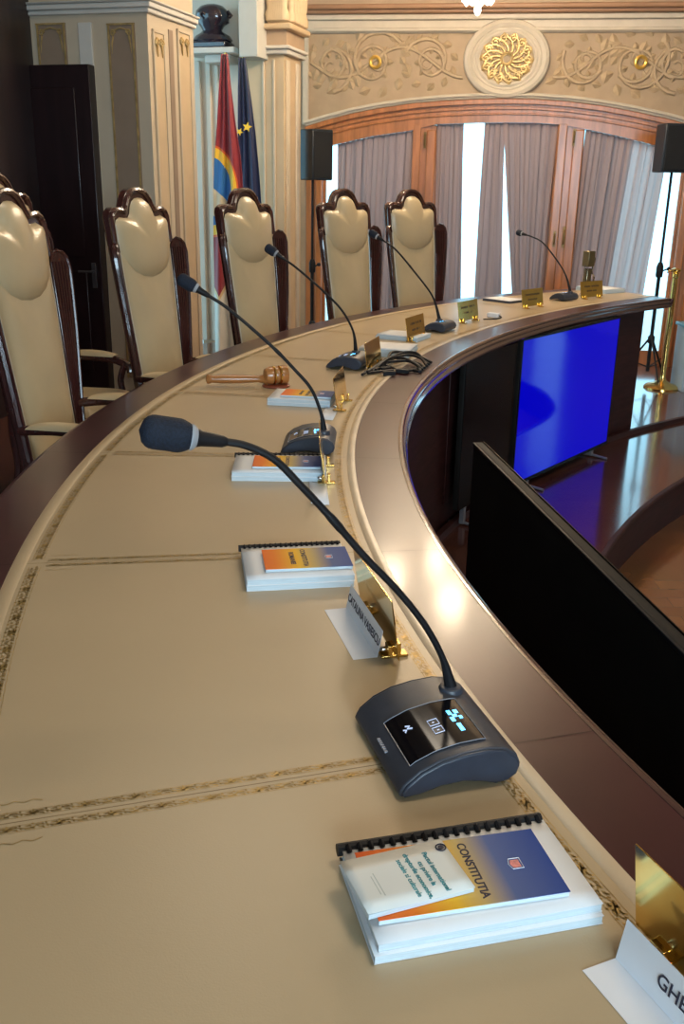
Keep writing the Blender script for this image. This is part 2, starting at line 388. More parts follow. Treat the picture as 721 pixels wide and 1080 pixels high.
def band(mb, fn, L, wid, leaf=0):
    """fn(dist, side) -> Vector; wid: half width"""
    per = .034; k = max(1, int(round(L/per))); per = L/k
    for i in range(k):
        jit = random.uniform(-.06, .06)
        for pl, hw in UNIT:
            pts = [((s+i+jit*0)*per, t*wid) for s, t in pl]
            h = hw*.0018*min(wid,.0095)/.007
            for a, b in zip(pts[:-1], pts[1:]):
                dx, dy = b[0]-a[0], b[1]-a[1]; l = hypot(dx, dy) or 1; nx, ny = -dy/l*h, dx/l*h
                ex, ey = dx/l*h*.5, dy/l*h*.5
                mb.add([fn(a[0]-ex+nx, a[1]-ey+ny), fn(b[0]+ex+nx, b[1]+ey+ny), fn(b[0]+ex-nx, b[1]+ey-ny), fn(a[0]-ex-nx, a[1]-ey-ny)], [(0,1,2,3)])
        if i % 2 == leaf:
            c0 = (i+.5)*per; m_ = 10
            mb.add([fn(c0+.0065*cos(2*pi*j/m_)*wid/.007, .0042*sin(2*pi*j/m_)*wid/.007) for j in range(m_)], [tuple(range(m_))])
ZT = TOP+.0017
tool = MB()
for t in SEAMS:
    w = Vector((cos(t), -sin(t), 0)); o_ = O(t)
    for sgn in (-1, 1):
        st = P(RL(t)+.075, t, ZT) + w*sgn*.0150
        band(tool, lambda d, s, st=st, o_=o_, w=w: st+o_*d+w*s, 6.075-RL(t)-.075, .0066, 0 if sgn > 0 else 1)
        # corner flourish
        for q in (0,):
            c0 = P(6.045, t, ZT) + w*sgn*.040
            pts = [c0 + o_*x*.03 + w*sgn*y*.006 for x, y in ((-1,0),(-.6,.8),(-.2,0),(.2,.9),(.6,.1),(1,.7))]
            for a, b in zip(pts[:-1], pts[1:]):
                d = (b-a).normalized(); nn_ = Vector((-d.y, d.x, 0))*.0007
                tool.add([a+nn_, b+nn_, b-nn_, a-nn_], [(0,1,2,3)])
bounds = [TA] + SEAMS + [TE]
for t0, t1 in zip(bounds[:-1], bounds[1:]):
    if t1 < -2.2: continue
    g = .0035
    for rr, wd in ((6.098, .0125), (None, .0105)):
        f = (lambda t: 6.098) if rr else (lambda t: RL(t)+.047)
        a0, a1 = t0+g, t1-g; rm = f((a0+a1)/2); L = rm*(a1-a0)
        band(tool, lambda d, s, a0=a0, rm=rm, f=f: P(f(a0+d/rm)+s, a0+d/rm, ZT), L, wd)
tpart(tool, 'gold_tooling', M_TOOL, smooth=False)

# ================================================================== MICROPHONES
def profile_unit():
    return [(.096,.004),(.099,.010),(.092,.022),(.070,.040),(.040,.053),(.005,.060),(-.030,.062),(-.058,.057),(-.076,.044),
            (-.083,.028),(-.078,.014),(-.064,.005),(-.046,.003),(-.025,.010),(.005,.016),(.040,.014),(.070,.006)]
def top_z(x):
    pr = [(.099,.010),(.092,.022),(.070,.040),(.040,.053),(.005,.060),(-.030,.062),(-.058,.057),(-.076,.044)]
    for (xa, za), (xb, zb) in zip(pr[:-1], pr[1:]):
        if xb <= x <= xa: return za+(zb-za)*(xa-x)/(xa-xb)
    return .05
def make_mic(th, r, neck_pts, sock, head_len, head_r, label, detail=True, flip=1, rotz=0., K=1.):
    loc = P(r, th, TOP+.002)
    root = empty('gooseneck_microphone', loc, rot_out(th)+rotz, label, 'microphone', 'conference microphones on the table')
    pr = profile_unit(); fn = lambda u, v, w: (u*K, w*K, v*(.5+.5*K))
    mb = MB(); mb.prism(pr, fn, -.104, .104); mb.build('base_housing', M_SLATE, root, bevel=.004, seg=3)
    for s in (-1, 1):
        mb = MB(); pp = [(.006+x*.965, .0015+z*.955) for x, z in [(a-.006, b) for a, b in pr]]
        mb.prism(pp, fn, s*.103, s*.109); sc_ = mb.build('side_cheek', M_NAVY, root, bevel=.003, seg=2)
    for sx in (-.06, .08):
        for sy in (-.08, .08): pass
    # glossy display following the curved top
    y0, y1 = -.030*flip, .083*flip
    xs = [-.036+.112*i/14 for i in range(15)]
    def surf(x, y, h=.0016): return (x*K, y*K, top_z(x)*(.5+.5*K)+h)
    mb = MB()
    vs = [surf(x, y, h) for h in (-.002, .0018) for x in xs for y in (y0, y1)]
    m_ = 2*len(xs)
    fs = [(m_+2*i, m_+2*i+1, m_+2*i+3, m_+2*i+2) for i in range(len(xs)-1)] + \
         [(2*i, 2*i+2, m_+2*i+2, m_+2*i) for i in range(len(xs)-1)] + [(2*i+1, m_+2*i+1, m_+2*i+3, 2*i+3) for i in range(len(xs)-1)] + \
         [(0, m_, m_+1, 1), (2*len(xs)-2, 2*len(xs)-1, m_+2*len(xs)-1, m_+2*len(xs)-2)]
    mb.add(vs, fs); disp = mb.build('display', M_BLACKG, root, ang=60); disp['label'] = 'glossy black touch display'
    mb = MB()                                   # thin light frame line
    q = [surf(x, y0, .0022) for x in xs] + [surf(x, y1, .0022) for x in xs[::-1]]; q.append(q[0])
    mb.tube(q, .0007, 5); mb.build('display_trim', mat('trim grey', (.25,.27,.32), .35, var=.1), disp)
    def blob(mb, x, y, lx, ly):
        mb.add([surf(x-lx, y-ly, .0024), surf(x+lx, y-ly, .0024), surf(x+lx, y+ly, .0024), surf(x-lx, y+ly, .0024)], [(0,1,2,3)])
    mb = MB()
    # readout: local x away from the hub is "down" the panel
    for y, x, ly, lx in ((.006,-.022,.005,.0032),(.006,-.012,.006,.003),(.016,-.017,.004,.0035),(.024,-.011,.006,.003),(.022,-.024,.004,.0025),(.046,-.014,.010,.0032)):
        blob(mb, x, y*flip, lx, ly)
    mb.build('readout', M_CYANLED, disp)['label'] = 'lit blue readout'
    mb = MB()
    for (x, y) in ((.018,.020),(.018,.040)):
        s = .007
        sq = [surf(x-s,(y-s)*flip,.0026), surf(x+s,(y-s)*flip,.0026), surf(x+s,(y+s)*flip,.0026), surf(x-s,(y+s)*flip,.0026)]; sq.append(sq[0])
        mb.tube(sq, .0007, 4); blob(mb, x, y*flip, .0016, .0016); mb.build('key_icon', M_WHITELED, disp); mb = MB()
    mb.tube([surf(.055,.004*flip,.0026), surf(.050,.008*flip,.0026), surf(.054,.011*flip,.0026), surf(.048,.015*flip,.0026)], .0013, 5)
    mb.build('status_icon', M_WHITELED, disp)
    mb = MB(); mb.tube([surf(.060,.010*flip,.0026), surf(.056,.013*flip,.0026), surf(.059,.017*flip,.0026)], .0011, 5)
    mb.build('status_icon', M_WHITELED, disp)
    if detail:
        mb = MB()
        for i in range(7):
            y = (-.010+.0055*i)*flip; mb.box(.0878, .0925, y-.0016, y+.0016, .0235, .026)
        mb.build('maker_mark', mat('mark grey', (.30,.32,.38), .5, var=.2), root)
    # socket + neck
    sx, sy = sock
    mb = MB(); mb.lathe([(.019,.040),(.0195,.060),(.017,.066),(.010,.068)], 20, c=(sx, sy)); mb.build('neck_socket', M_SLATE, root, bevel=.001)
    path = smooth_path([(sx, sy, .064)] + [(sx+a, sy, b) for a, b in neck_pts], 8)
    nck = MB(); L = len(path)
    rad = [(.0105 - .0055*min(1, i/8)) for i in range(L)]
    for i in range(L):
        if i >= 8: rad[i] = .0052
        if L*.52 < i < L*.56: rad[i] = .0062
    nck.tube(path, rad, 10); nck.build('gooseneck', M_BLACK, root)
    e = path[-1]; d = (path[-1]-path[-3]).normalized()
    rotm = d.to_track_quat('Z', 'Y').to_matrix().to_4x4(); MM = Matrix.Translation(e) @ rotm
    mb = MB(); mb.lathe([(.0055,-.006),(.008,.0),(.0105,.028),(.0125,.034)], 16, MM); mb.build('neck_collar', M_BLACK, root)
    mb = MB(); mb.lathe([(.0125,.034),(head_r*.74,.038),(head_r*.80,.041),(head_r*.74,.044)], 20, MM)
    ring = mb.build('grey_ring', mat('ring grey', (.35,.37,.40), .3, var=.1), root); ring['label'] = 'pale grey ring'
    mb = MB(); hp = []
    for i in range(15):
        a = i/14; z = .042+head_len*a
        rr = head_r*(.74+.26*sin(min(1, a*4.)*pi/2)) * (sqrt(max(0, 1-((a-.72)/.28)**2)) if a > .72 else 1)
        hp.append((max(rr, .0008), z))
    mb.lathe(hp, 24, MM); mb.build('windscreen', mat('mic foam', (.006,.012,.026), .8, var=.5, scale=300, bump=.8, bscale=600), root)
    return root
mic_specs = [
 (-1.861, 5.45, [(.017,.118),(.049,.177),(.093,.236),(.146,.296),(.195,.357),(.239,.408),(.275,.447),(.312,.468),(.344,.476)], (-.043,-.062), .066, .0222,
  'large foreground gooseneck microphone with slate base and lit blue display', 1., 0.),
 (-1.548, 5.472, [(.010,.120),(.041,.195),(.092,.254),(.155,.318),(.235,.388),(.300,.440),(.352,.472)], (-.04, .03), .060, .020,
  'gooseneck microphone just in front of the comb-bound report beside the gavel', .92, 0.),
 (-1.290, 5.56, [(.016,.157),(.077,.253),(.182,.345),(.292,.427),(.352,.464)], (-.01, -.045), .058, .0215,
  'gooseneck microphone beside the black cable tangle, its head against the third chair', .92, 0.),
 (-1.060, 5.53, [(.049,.189),(.164,.314),(.292,.435),(.38,.485)], (.01, .0), .055, .0215,
  'gooseneck microphone between the tan back of a name plate and a brass plate', .78, 0.),
 (-.712, 5.75, [(.060,.186),(.17,.300),(.29,.395),(.39,.430),(.45,.442)], (-.03, -.02), .052, .021,
  'farthest gooseneck microphone, black, behind two brass name plates near the window', .78, 0.),
]
for i, (th, r, npts, sock, hl, hr, lab, K, rz_m) in enumerate(mic_specs):
    make_mic(th, r, npts, sock, hl, hr, lab, detail=(i == 0), K=K, rotz=rz_m)

# ================================================================== PAPER PACKS
CON = [(0,(.78,.11,.03)),(.22,(.85,.22,.02)),(.42,(.88,.50,.03)),(.55,(.58,.42,.16)),(.70,(.10,.14,.32)),(1,(.01,.05,.28))]
M_COVER = grad_mat('orange to blue cover', CON, 0, .125, -.125, .3)
def booklet(name, loc, rz, lx, ly, h, label, cover, group='constitution booklets', text=True):
    root = empty(name, loc, rz, label, 'booklet', group)
    mb = MB(); mb.box(-lx/2+.001, lx/2-.001, -ly/2+.001, ly/2-.001, 0, h-.0008); mb.build('page_block', M_PAPER2, root)
    mb = MB(); mb.box(-lx/2, lx/2, -ly/2, ly/2, h-.0008, h); c = mb.build('cover', cover, root)
    mb = MB()
    pts = [(-.006,-.0065),(.004,-.0065),(.006,0),(.004,.0065),(-.006,.0065)]
    mb.prism([(-lx/2+.045+a, b*1.0) for a, b in pts], lambda u, v, w: (u, v, w), h, h+.0003)
    mb.build('crest', mat('crest red', (.75,.25,.22), .5, var=.4, scale=120), root)
    mb = MB(); q = [(-lx/2+.045+a*1.35, b*1.35, h+.0004) for a, b in pts]; q.append(q[0]); mb.tube(q, .0006, 4)
    mb.build('crest_outline', mat('crest white', (.8,.82,.9), .5, var=.1), root)
    if text:
        # letters run along -y..; reader sits on +x
        Mt = Matrix.Translation((-lx/2+.098, .0, h+.0002)) @ Matrix.Rotation(pi/2, 4, 'Z')
        text_mesh('CONSTITUTIA', .0148, 'cover_title', M_INK, root, Mt, bold=.0003)
        Mt = Matrix.Translation((-lx/2+.124, .0, h+.0002)) @ Matrix.Rotation(pi/2, 4, 'Z')
        text_mesh('ROMANIEI', .0148, 'cover_title', M_INK, root, Mt, bold=.0003)
    return root
def report(loc, rz, lx, ly, h, label, sheets=1, comb=True, group='comb-bound reports'):
    root = empty('bound_report', loc, rz, label, 'report', group)
    mb = MB(); mb.box(-lx/2, lx/2, -ly/2, ly/2, 0, .0008); mb.build('back_cover', M_PAPER, root)
    mb = MB(); mb.box(-lx/2+.001, lx/2-.001, -ly/2+.002, ly/2-.001, .0008, h-.0008); mb.build('page_block', M_PAPER2, root)
    mb = MB(); mb.grid(lambda u, v: (-lx/2+lx*u, -ly/2+ly*v, h-.0008+.0012*sin(pi*u)*sin(pi*v)), 8, 6)
    mb.build('front_cover', M_PAPER, root, solid=.0008)
    if comb:   # plastic comb on the far long edge (local -y)
        mb = MB(); y = -ly/2
        mb.tube([(-lx/2+.001+(lx+.004)*i/40, y-.004, h*.55+.002) for i in range(41)], .0078, 10); 
        mb2 = MB()
        nt_ = 19
        for k in range(nt_):
            x = -lx/2+.008+(lx-.016)*k/(nt_-1)
            mb2.tube([(x, y-.004, h*.55+.0055), (x, y, h+.0035), (x, y+.004, h+.0026), (x, y+.008, h+.0005)], .0034, 6)
        cb = mb.build('comb_spine', M_BLACK, root); mb2.build('comb_tooth', M_BLACK, cb)
    return root
def polar_loc(r, th, z, dx=0, dy=0):
    o_ = O(th); yv = Vector((-o_.y, o_.x, 0)); p = P(r, th, z)+o_*dx+yv*dy; return p
Z0 = TOP+.0018
# nearest pile
TH1, RR1 = -1.912, 5.537; rz1 = rot_out(TH1)-.095
report(polar_loc(RR1, TH1, Z0, .002, .012), rz1, .272, .162, .012, 'lower of two white reports at the bottom of the nearest paper pile', comb=False)
report(polar_loc(RR1, TH1, Z0+.0123, .0, .010), rz1+.01, .268, .158, .012, 'white comb-bound report with long black spine in the nearest pile')
MCV = M_COVER
booklet('constitution_booklet', polar_loc(RR1, TH1, Z0+.0252, .011, .010), rz1-.02, .228, .114, .0075,
        'nearest orange to blue CONSTITUTIA booklet under a small white booklet', MCV)
sb = empty('small_white_booklet', polar_loc(RR1, TH1, Z0+.0334, .078, .010), rz1+.12, 'small white booklet with teal title lying on the nearest CONSTITUTIA booklet', 'booklet')
mb = MB(); mb.box(-.066,.064,-.050,.038,0,.006); mb.build('page_block', M_PAPER2, sb)
mb = MB(); mb.grid(lambda u, v: (-.067+.132*u, -.051+.090*v, .0065+.0022*u*u), 10, 4); mb.build('cover', mat('ivory cover', (.74,.77,.74), .45, var=.04, scale=6), sb, solid=.0006)
for i, tx in enumerate(('Pactul international', 'cu privire la', 'drepturile economice,', 'sociale si culturale')):
    Mt = Matrix.Translation((-.036+.0115*i, .0, .0076)) @ Matrix.Rotation(pi/2, 4, 'Z')
    text_mesh(tx, .0088, 'title_line', M_TEAL, sb, Mt, bold=.0001)
mb = MB(); mb.tube([(-.060+.006*cos(2*pi*k/16), -.036+.006*sin(2*pi*k/16), .0075) for k in range(17)], .0009, 5)
mb.lathe([(.0001,.0072),(.0038,.0073),(.0036,.0078),(.0001,.0078)], 12, c=(-.060,-.036)); mb.build('round_emblem', M_INK, sb)
mb = MB()
for k in range(4): mb.box(.035+.004*k, .0362+.004*k, -.02+.004*k, .018-.003*k, .0078, .0083)
mb.build('faint_print', M_GREY, sb)

def pile(r, th, lx, nrep, label_r, label_b, rot=0, bx=-.01, z=Z0, blx=None, comb=True):
    rz = rot_out(th)+rot
    zz = z
    for k in range(nrep):
        report(polar_loc(r, th, zz), rz+.01*k, lx, .185, .013, label_r[k], comb=(comb and k == nrep-1)); zz += .0133
    if label_b: booklet('constitution_booklet', polar_loc(r, th, zz+.0012, -.022, .006), rz, blx or .195, .112, .007, label_b, MCV)
pile(5.54, -1.732, .225, 2, ['lower white report of the pile beyond the standing white name card', 'upper comb-bound report of the pile beyond the standing white name card'],
     'orange and blue booklet on the pile beyond the standing white name card', blx=.185)
pile(5.555, -1.597, .265, 2, ['lower white report of the pile beside the second microphone', 'upper comb-bound report of the pile beside the second microphone'],
     'orange and blue booklet on the pile beside the second microphone')
pile(5.585, -1.428, .24, 2, ['lower white report of the pile next to the gavel', 'upper white report of the pile next to the gavel'],
     'orange and cream booklet on the pile next to the gavel', comb=False)
# stack past the cables
def sheets(loc, rz, lx, ly, h, label, name='paper_stack', m=M_PAPER2, cat='papers', group='loose stacks of paper at the far seats'):
    root = empty(name, loc, rz, label, cat, group)
    mb = MB(); k = max(2, int(h/.004))
    for i in range(k):
        a = random.uniform(-.003, .003); b = random.uniform(-.003, .003)
        mb.box(-lx/2+a, lx/2+a, -ly/2+b, ly/2+b, h*i/k, h*(i+1)/k-.0004)
    mb.build('sheets', m, root)
    mb = MB(); mb.grid(lambda u, v: (-lx/2+lx*u, -ly/2+ly*v, h+.0008+.003*u*u*v), 8, 4); mb.build('top_sheet', M_PAPER, root, solid=.0005)
    return root
sheets(polar_loc(5.50, -1.215, Z0), rot_out(-1.215)+.1, .25, .22, .035, 'thick white paper stack between the cable tangle and a tan plate back')
sheets(polar_loc(5.60, -1.125, Z0), rot_out(-1.12), .24, .20, .022, 'thinner grey-topped paper stack behind the thick white stack')
sheets(polar_loc(5.97, -.785, Z0), rot_out(-.785), .24, .2, .016, 'dark folder of papers on the table left of the farthest microphone', m=mat('dark folder', (.08,.09,.12), .5, var=.2))
sheets(polar_loc(6.02, -.585, Z0), rot_out(-.6), .30, .24, .03, 'flat pale paper bundle at the far end of the table')
# little white cards lying by the plates
for r, th, lab in ((5.445,-1.634,'small white card on the leather just nearer than the pile beside the second microphone'),
                   (5.455,-1.462,'small white card behind the second microphone base')):
    mb = MB(); mb.grid(lambda u, v: (-.024+.048*u, -.095+.19*v, .001+.004*u*u), 4, 2)
    c_ = mb.build('paper_card', M_CARD, None, solid=.0006, loc=P(r, th, TOP+.0016), rz=rot_out(th)); tag(c_, lab, 'card')

# ================================================================== NAME PLATES AND CARDS
def make_plate(loc, rz, label, engr=True, w=.26, h=.115, lean=-.15):
    root = empty('brass_nameplate', loc, rz, label, 'name plate', 'brass name plates along the inner edge')
    def fn(u, v, x): return (x - lean*v + .012, u, .012+v)      # local y along plate; top leans to -x (hub)
    mb = MB(); mb.prism([(-w/2,0),(w/2,0),(w/2,h),(-w/2,h)], fn, -.0012, .0012); pl = mb.build('plate', M_PLATE, root, bevel=.0005)
    if engr:
        mb = MB()
        for row, z0, x0, x1, hh in ((0,.072,-.085,.085,.012),(1,.040,-.055,.055,.011)):
            x = x0
            while x < x1:
                ww = random.choice((.004,.006,.008)); 
                if random.random() > .14: mb.prism([(x,z0),(x+ww,z0),(x+ww,z0+hh),(x,z0+hh)], fn, -.0018, -.0012)
                x += ww+.0035
        mb.build('engraved_text', M_ENGR, pl)
    for s in (-1, 1):
        mb = MB(); y = s*w*.33
        mb.box(-.016, .034, y-.011, y+.011, 0, .005); mb.box(-.002, .006, y-.011, y+.011, .004, .028); mb.box(.013, .022, y-.011, y+.011, .004, .024)
        cl = mb.build('clamp_foot', M_GOLD, root, bevel=.0012)
        mb = MB(); mb.lathe([(.0045,0),(.005,.002),(.005,.008),(.003,.011)], 12, Matrix.Translation((.022, y, .014)) @ Matrix.Rotation(pi/2, 4, 'Y')); mb.build('screw', M_STEEL, cl)
    return root
plates = [ (5.372,-1.960,'nearest brass name plate, cropped by the right edge behind the GHEO card',0,False),
           (5.417,-1.790,'brass name plate standing behind the folded white card near the large microphone',.03,False),
           (5.412,-1.600,'thin-looking brass plate seen edge-on beside the second microphone base',.0,False),
           (5.415,-1.435,'brass plate seen almost edge-on between the second microphone and the cables',.0,False),
           (5.435,-1.290,'shiny tilted brass plate directly left of the black cable tangle',.0,False),
           (5.505,-1.128,'plain tan brass plate next to the fourth microphone',.0,True),
           (5.550,-.978,'brass name plate right of the fourth microphone and left of the other two gold plates',.0,True),
           (5.610,-.812,'gold name plate directly left of the farthest microphone base',.0,True),
           (5.700,-.664,'gold name plate right of the farthest microphone, beneath the chrome clasp',.0,True)]
for r, th, lab, dr, eng in plates:
    make_plate(P(r, th, TOP+.0014), rot_out(th)+dr, lab, eng)
def card(loc, rz, text, label, w=.21, f=.07, off=.0):
    root = empty('name_card', loc, rz, label, 'name card', 'folded white name cards')
    mb = MB(); mb.box(0, f, -w/2, w/2, 0, .0006); mb.build('flat_flap', M_CARD, root)
    fn = lambda u, v, x: (x - .18*v, u, v)
    mb = MB(); mb.prism([(-w/2,0),(w/2,0),(w/2,f*1.15),(-w/2,f*1.15)], fn, -.0006, 0); up = mb.build('upright_flap', M_CARD, root)
    # text on the side facing the chair (+x); top leans to -x
    a = math.atan(.18)
    Mt = Matrix.Translation((-.18*.026+.0008, off, .026)) @ Matrix.Rotation(-a, 4, 'Y') @ Matrix.Rotation(pi/2, 4, 'Z') @ Matrix.Rotation(pi/2, 4, 'X')
    text_mesh(text, .022, 'printed_name', M_INK, up, Mt, bold=.0002)
    return root
card(P(5.426,-1.9645,Z0), rot_out(-1.9645)+.02, 'GHEORGHE', 'folded white card printed GHEO at the bottom right corner of the table', w=.262, f=.044, off=-.014)
card(P(5.459,-1.787,Z0), rot_out(-1.786)+.05, 'CATALINA VASIESCU', 'folded white name card in front of the brass plate near the large microphone', w=.212, f=.044)

# ================================================================== GAVEL
g0 = at_z(217,404,.775); g1 = at_z(282,400,.79); gd = (g1-g0); gd.z = 0; gl = gd.length; grz = atan2(gd.y, gd.x)
gv = empty('gavel', (g0.x, g0.y, TOP+.0014), grz, 'wooden gavel with brass-banded head resting on its block', 'gavel')
MX = Matrix.Rotation(pi/2, 4, 'Y')
mb = MB(); mb.lathe([(.008,0),(.018,.004),(.020,.014),(.015,.024),(.015,.03),(.018,.06),(.018,gl*.5),(.014,gl*.85),(.018,gl*.93),(.028,gl)], 18,
                    Matrix.Translation((0,0,.030)) @ MX); mb.build('handle', M_GAVEL, gv)
hd = Matrix.Translation((gl+.034, .0, .046)) @ Matrix.Rotation(.30, 4, 'Z') @ MX
mb = MB(); mb.lathe([(.010,-.052),(.028,-.046),(.036,-.030),(.037,-.018),(.030,-.012),(.034,-.004),(.035,.006),(.030,.013),(.037,.018),(.040,.030),(.037,.046),(.014,.052)], 28, hd)
h_ = mb.build('head', M_GAVEL, gv)
for zc_ in (-.010, .016):
    mb = MB(); mb.lathe([(.0335,zc_-.004),(.0375,zc_-.003),(.0375,zc_+.003),(.0335,zc_+.004)], 28, hd); mb.build('brass_band', M_GOLD, h_)
sb_ = MB(); sb_.lathe([(.055,0),(.058,.003),(.056,.007),(.046,.009),(.02,.009)], 32)
so = sb_.build('sound_block', mat('red brown block', (.28,.07,.04), .3, var=.2, scale=12, coat=.4), None, loc=(g1.x+gd.x/gl*.035, g1.y+gd.y/gl*.035, TOP+.0014)); tag(so, 'round reddish wooden block under the gavel head', 'sound block')

# ================================================================== CABLES
cab = empty('cable_bundle', P(5.34, -1.285, TOP), 0, 'tangle of black cables and plugs lying on the table edge by the third microphone', 'cables')
co = cab.location
for k in range(6):
    j = lambda q: random.uniform(-q, q)
    pts = [P(5.45-.012*k, -1.325+.006*k+j(.006), TOP+.012+.004*(k%2))-co, P(5.41+j(.02), -1.290+.009*k+j(.008), TOP+.022+.010*(k%3))-co, P(5.34+j(.02), -1.280+.008*k+j(.012), TOP+.020+.009*((k+1)%3))-co,
           P(5.27+j(.01), -1.282+.007*k+j(.010), TOP+.014+.010*(k%2))-co, P(5.225, -1.300+.009*k, TOP+.011)-co]
    mb = MB(); mb.tube(smooth_path(pts, 8), .0066, 8); mb.build('cable', M_BLACK, cab)
for k in range(2):
    pts = [P(5.44, -1.32+.02*k, TOP+.010)-co, P(5.38, -1.31+.02*k, TOP+.011)-co, P(5.30, -1.295-.01*k, TOP+.011)-co, P(5.23, -1.30+.02*k, TOP+.011)-co]
    mb = MB(); mb.tube(smooth_path(pts, 8), .0065, 8); mb.build('cable', M_BLACK, cab)
for k, (r, t) in enumerate(((5.30,-1.305),(5.345,-1.318),(5.385,-1.30))):
    c = P(r, t, TOP+.012)-co; mb = MB(); mb.box(-.028,.028,-.011,.011,-.009,.009, Matrix.Translation(c) @ Matrix.Rotation(rot_out(t)+.5*k, 4, 'Z'))
    pl = mb.build('plug', M_BLACK, cab, bevel=.003)
    mb = MB(); mb.box(.028,.038,-.007,.007,-.004,.004, Matrix.Translation(c) @ Matrix.Rotation(rot_out(t)+.5*k, 4, 'Z')); mb.build('connector', M_STEEL, pl)
# small adapter by the seventh plate
ad = empty('cable_adapter', P(5.545, -.928, TOP+.0014), rot_out(-.93), 'small white adapter beside a brass plate on the far table', 'adapter')
mb = MB(); mb.box(-.05,.03,-.02,.02,0,.03); mb.build('body', M_CARD, ad, bevel=.006)
mb = MB(); mb.tube(smooth_path([(-.05,0,.015),(-.08,.03,.01),(-.07,.09,.006),(-.02,.15,.005)],6), .004, 7); mb.build('lead', M_BLACK, ad)

# ================================================================== TELEVISIONS
def tv(A, B, zb, zt, label, on, thick=.036, group=None):
    """screen faces the side to the right of A->B seen from above"""
    d = (B-A); d.z = 0; L = d.length; rz = atan2(d.y, d.x)
    root = empty('television', (A.x, A.y, WELL), rz, label, 'television', group)
    z0, z1 = zb-WELL, zt-WELL
    mb = MB(); mb.box(0, L, 0, thick, z0, z1); mb.build('housing', M_TVBACK, root, bevel=.008, seg=3)
    b = .014
    mb = MB(); mb.box(b, L-b, -.0015, .002, z0+b*1.6, z1-b)
    if on:
        m = mat('lit blue screen', (.0,.0,.02), .06, emit=(.0005,.001,.50), estr=1., spec=.3)
    else: m = M_SCREEN
    s = mb.build('screen', m, root); s['label'] = 'deep blue lit screen' if on else 'black switched-off screen'
    mb = MB(); e = .004
    mb.box(0,L,-.003,.0,z1-b,z1); mb.box(0,L,-.003,0,z0,z0+b*1.6); mb.box(0,b,-.003,0,z0+b,z1-b); mb.box(L-b,L,-.003,0,z0+b,z1-b)
    mb.build('bezel', M_SCREEN, root)
    mb = MB(); mb.box(.004, L-.004, thick-.004, thick+.004, z1-.012, z1-.001); mb.build('top_trim', mat('dark trim', (.012,.013,.016), .35, var=.1, spec=.15), root, bevel=.002)
    for x in (L*.16, L*.84):
        mb = MB(); mb.box(x-.015, x+.015, .005, thick-.005, .012, z0+.01); mb.tube([(x,-.11,.008),(x,-.03,.014),(x,.02,.018),(x,.05,.014),(x,.12,.008)], .009, 8)
        mb.build('stand_foot', mat('foot grey', (.18,.18,.2), .35, var=.1), root)
    return root
tv(P(5.205,-.975), P(5.300,-.700), -.245, .690, 'television glowing deep blue against the inner front of the table', True)
tv(P(5.235,-1.125), P(5.215,-.985), -.18, .675, 'switched-off black television left of the glowing blue one', False)
A = at_z(499,466,.70); B = at_z(721,687,.70); D_ = (A-B).normalized()
D_p = Vector((D_.y, -D_.x, 0))*.036
tv(B-D_*.35+D_p, A+D_p, -.23, .70, 'large black television seen from behind, beyond the inner wood edge', False)

# ================================================================== CHAIRS
def rings_fill(mb, outline, cen, fn, puff, ts=(0,.06,.16,.32,.55,.8)):
    """domed cushion from a closed 2-D outline"""
    n = len(outline); vs = []
    for t in ts:
        hgt = puff*sqrt(max(0, 1-(1-t)**2.4))
        for u, v in outline:
            vs.append(fn(u+(cen[0]-u)*t, v+(cen[1]-v)*t, hgt))
    vs.append(fn(cen[0], cen[1], puff))
    fs = [(i*n+k, i*n+(k+1) % n, (i+1)*n+(k+1) % n, (i+1)*n+k) for i in range(len(ts)-1) for k in range(n)]
    L = (len(ts)-1)*n; fs += [(L+k, L+(k+1) % n, len(vs)-1) for k in range(n)]
    return mb.add(vs, fs)
def mirror(half):   # half: points with u>=0 from top centre to bottom centre
    return half + [(-u, v) for u, v in half[::-1] if abs(u) > 1e-6]
def dense(poly, n=3):
    out = []
    for i in range(len(poly)):
        a = poly[i]; b = poly[(i+1) % len(poly)]
        for k in range(n): out.append((a[0]+(b[0]-a[0])*k/n, a[1]+(b[1]-a[1])*k/n))
    return out
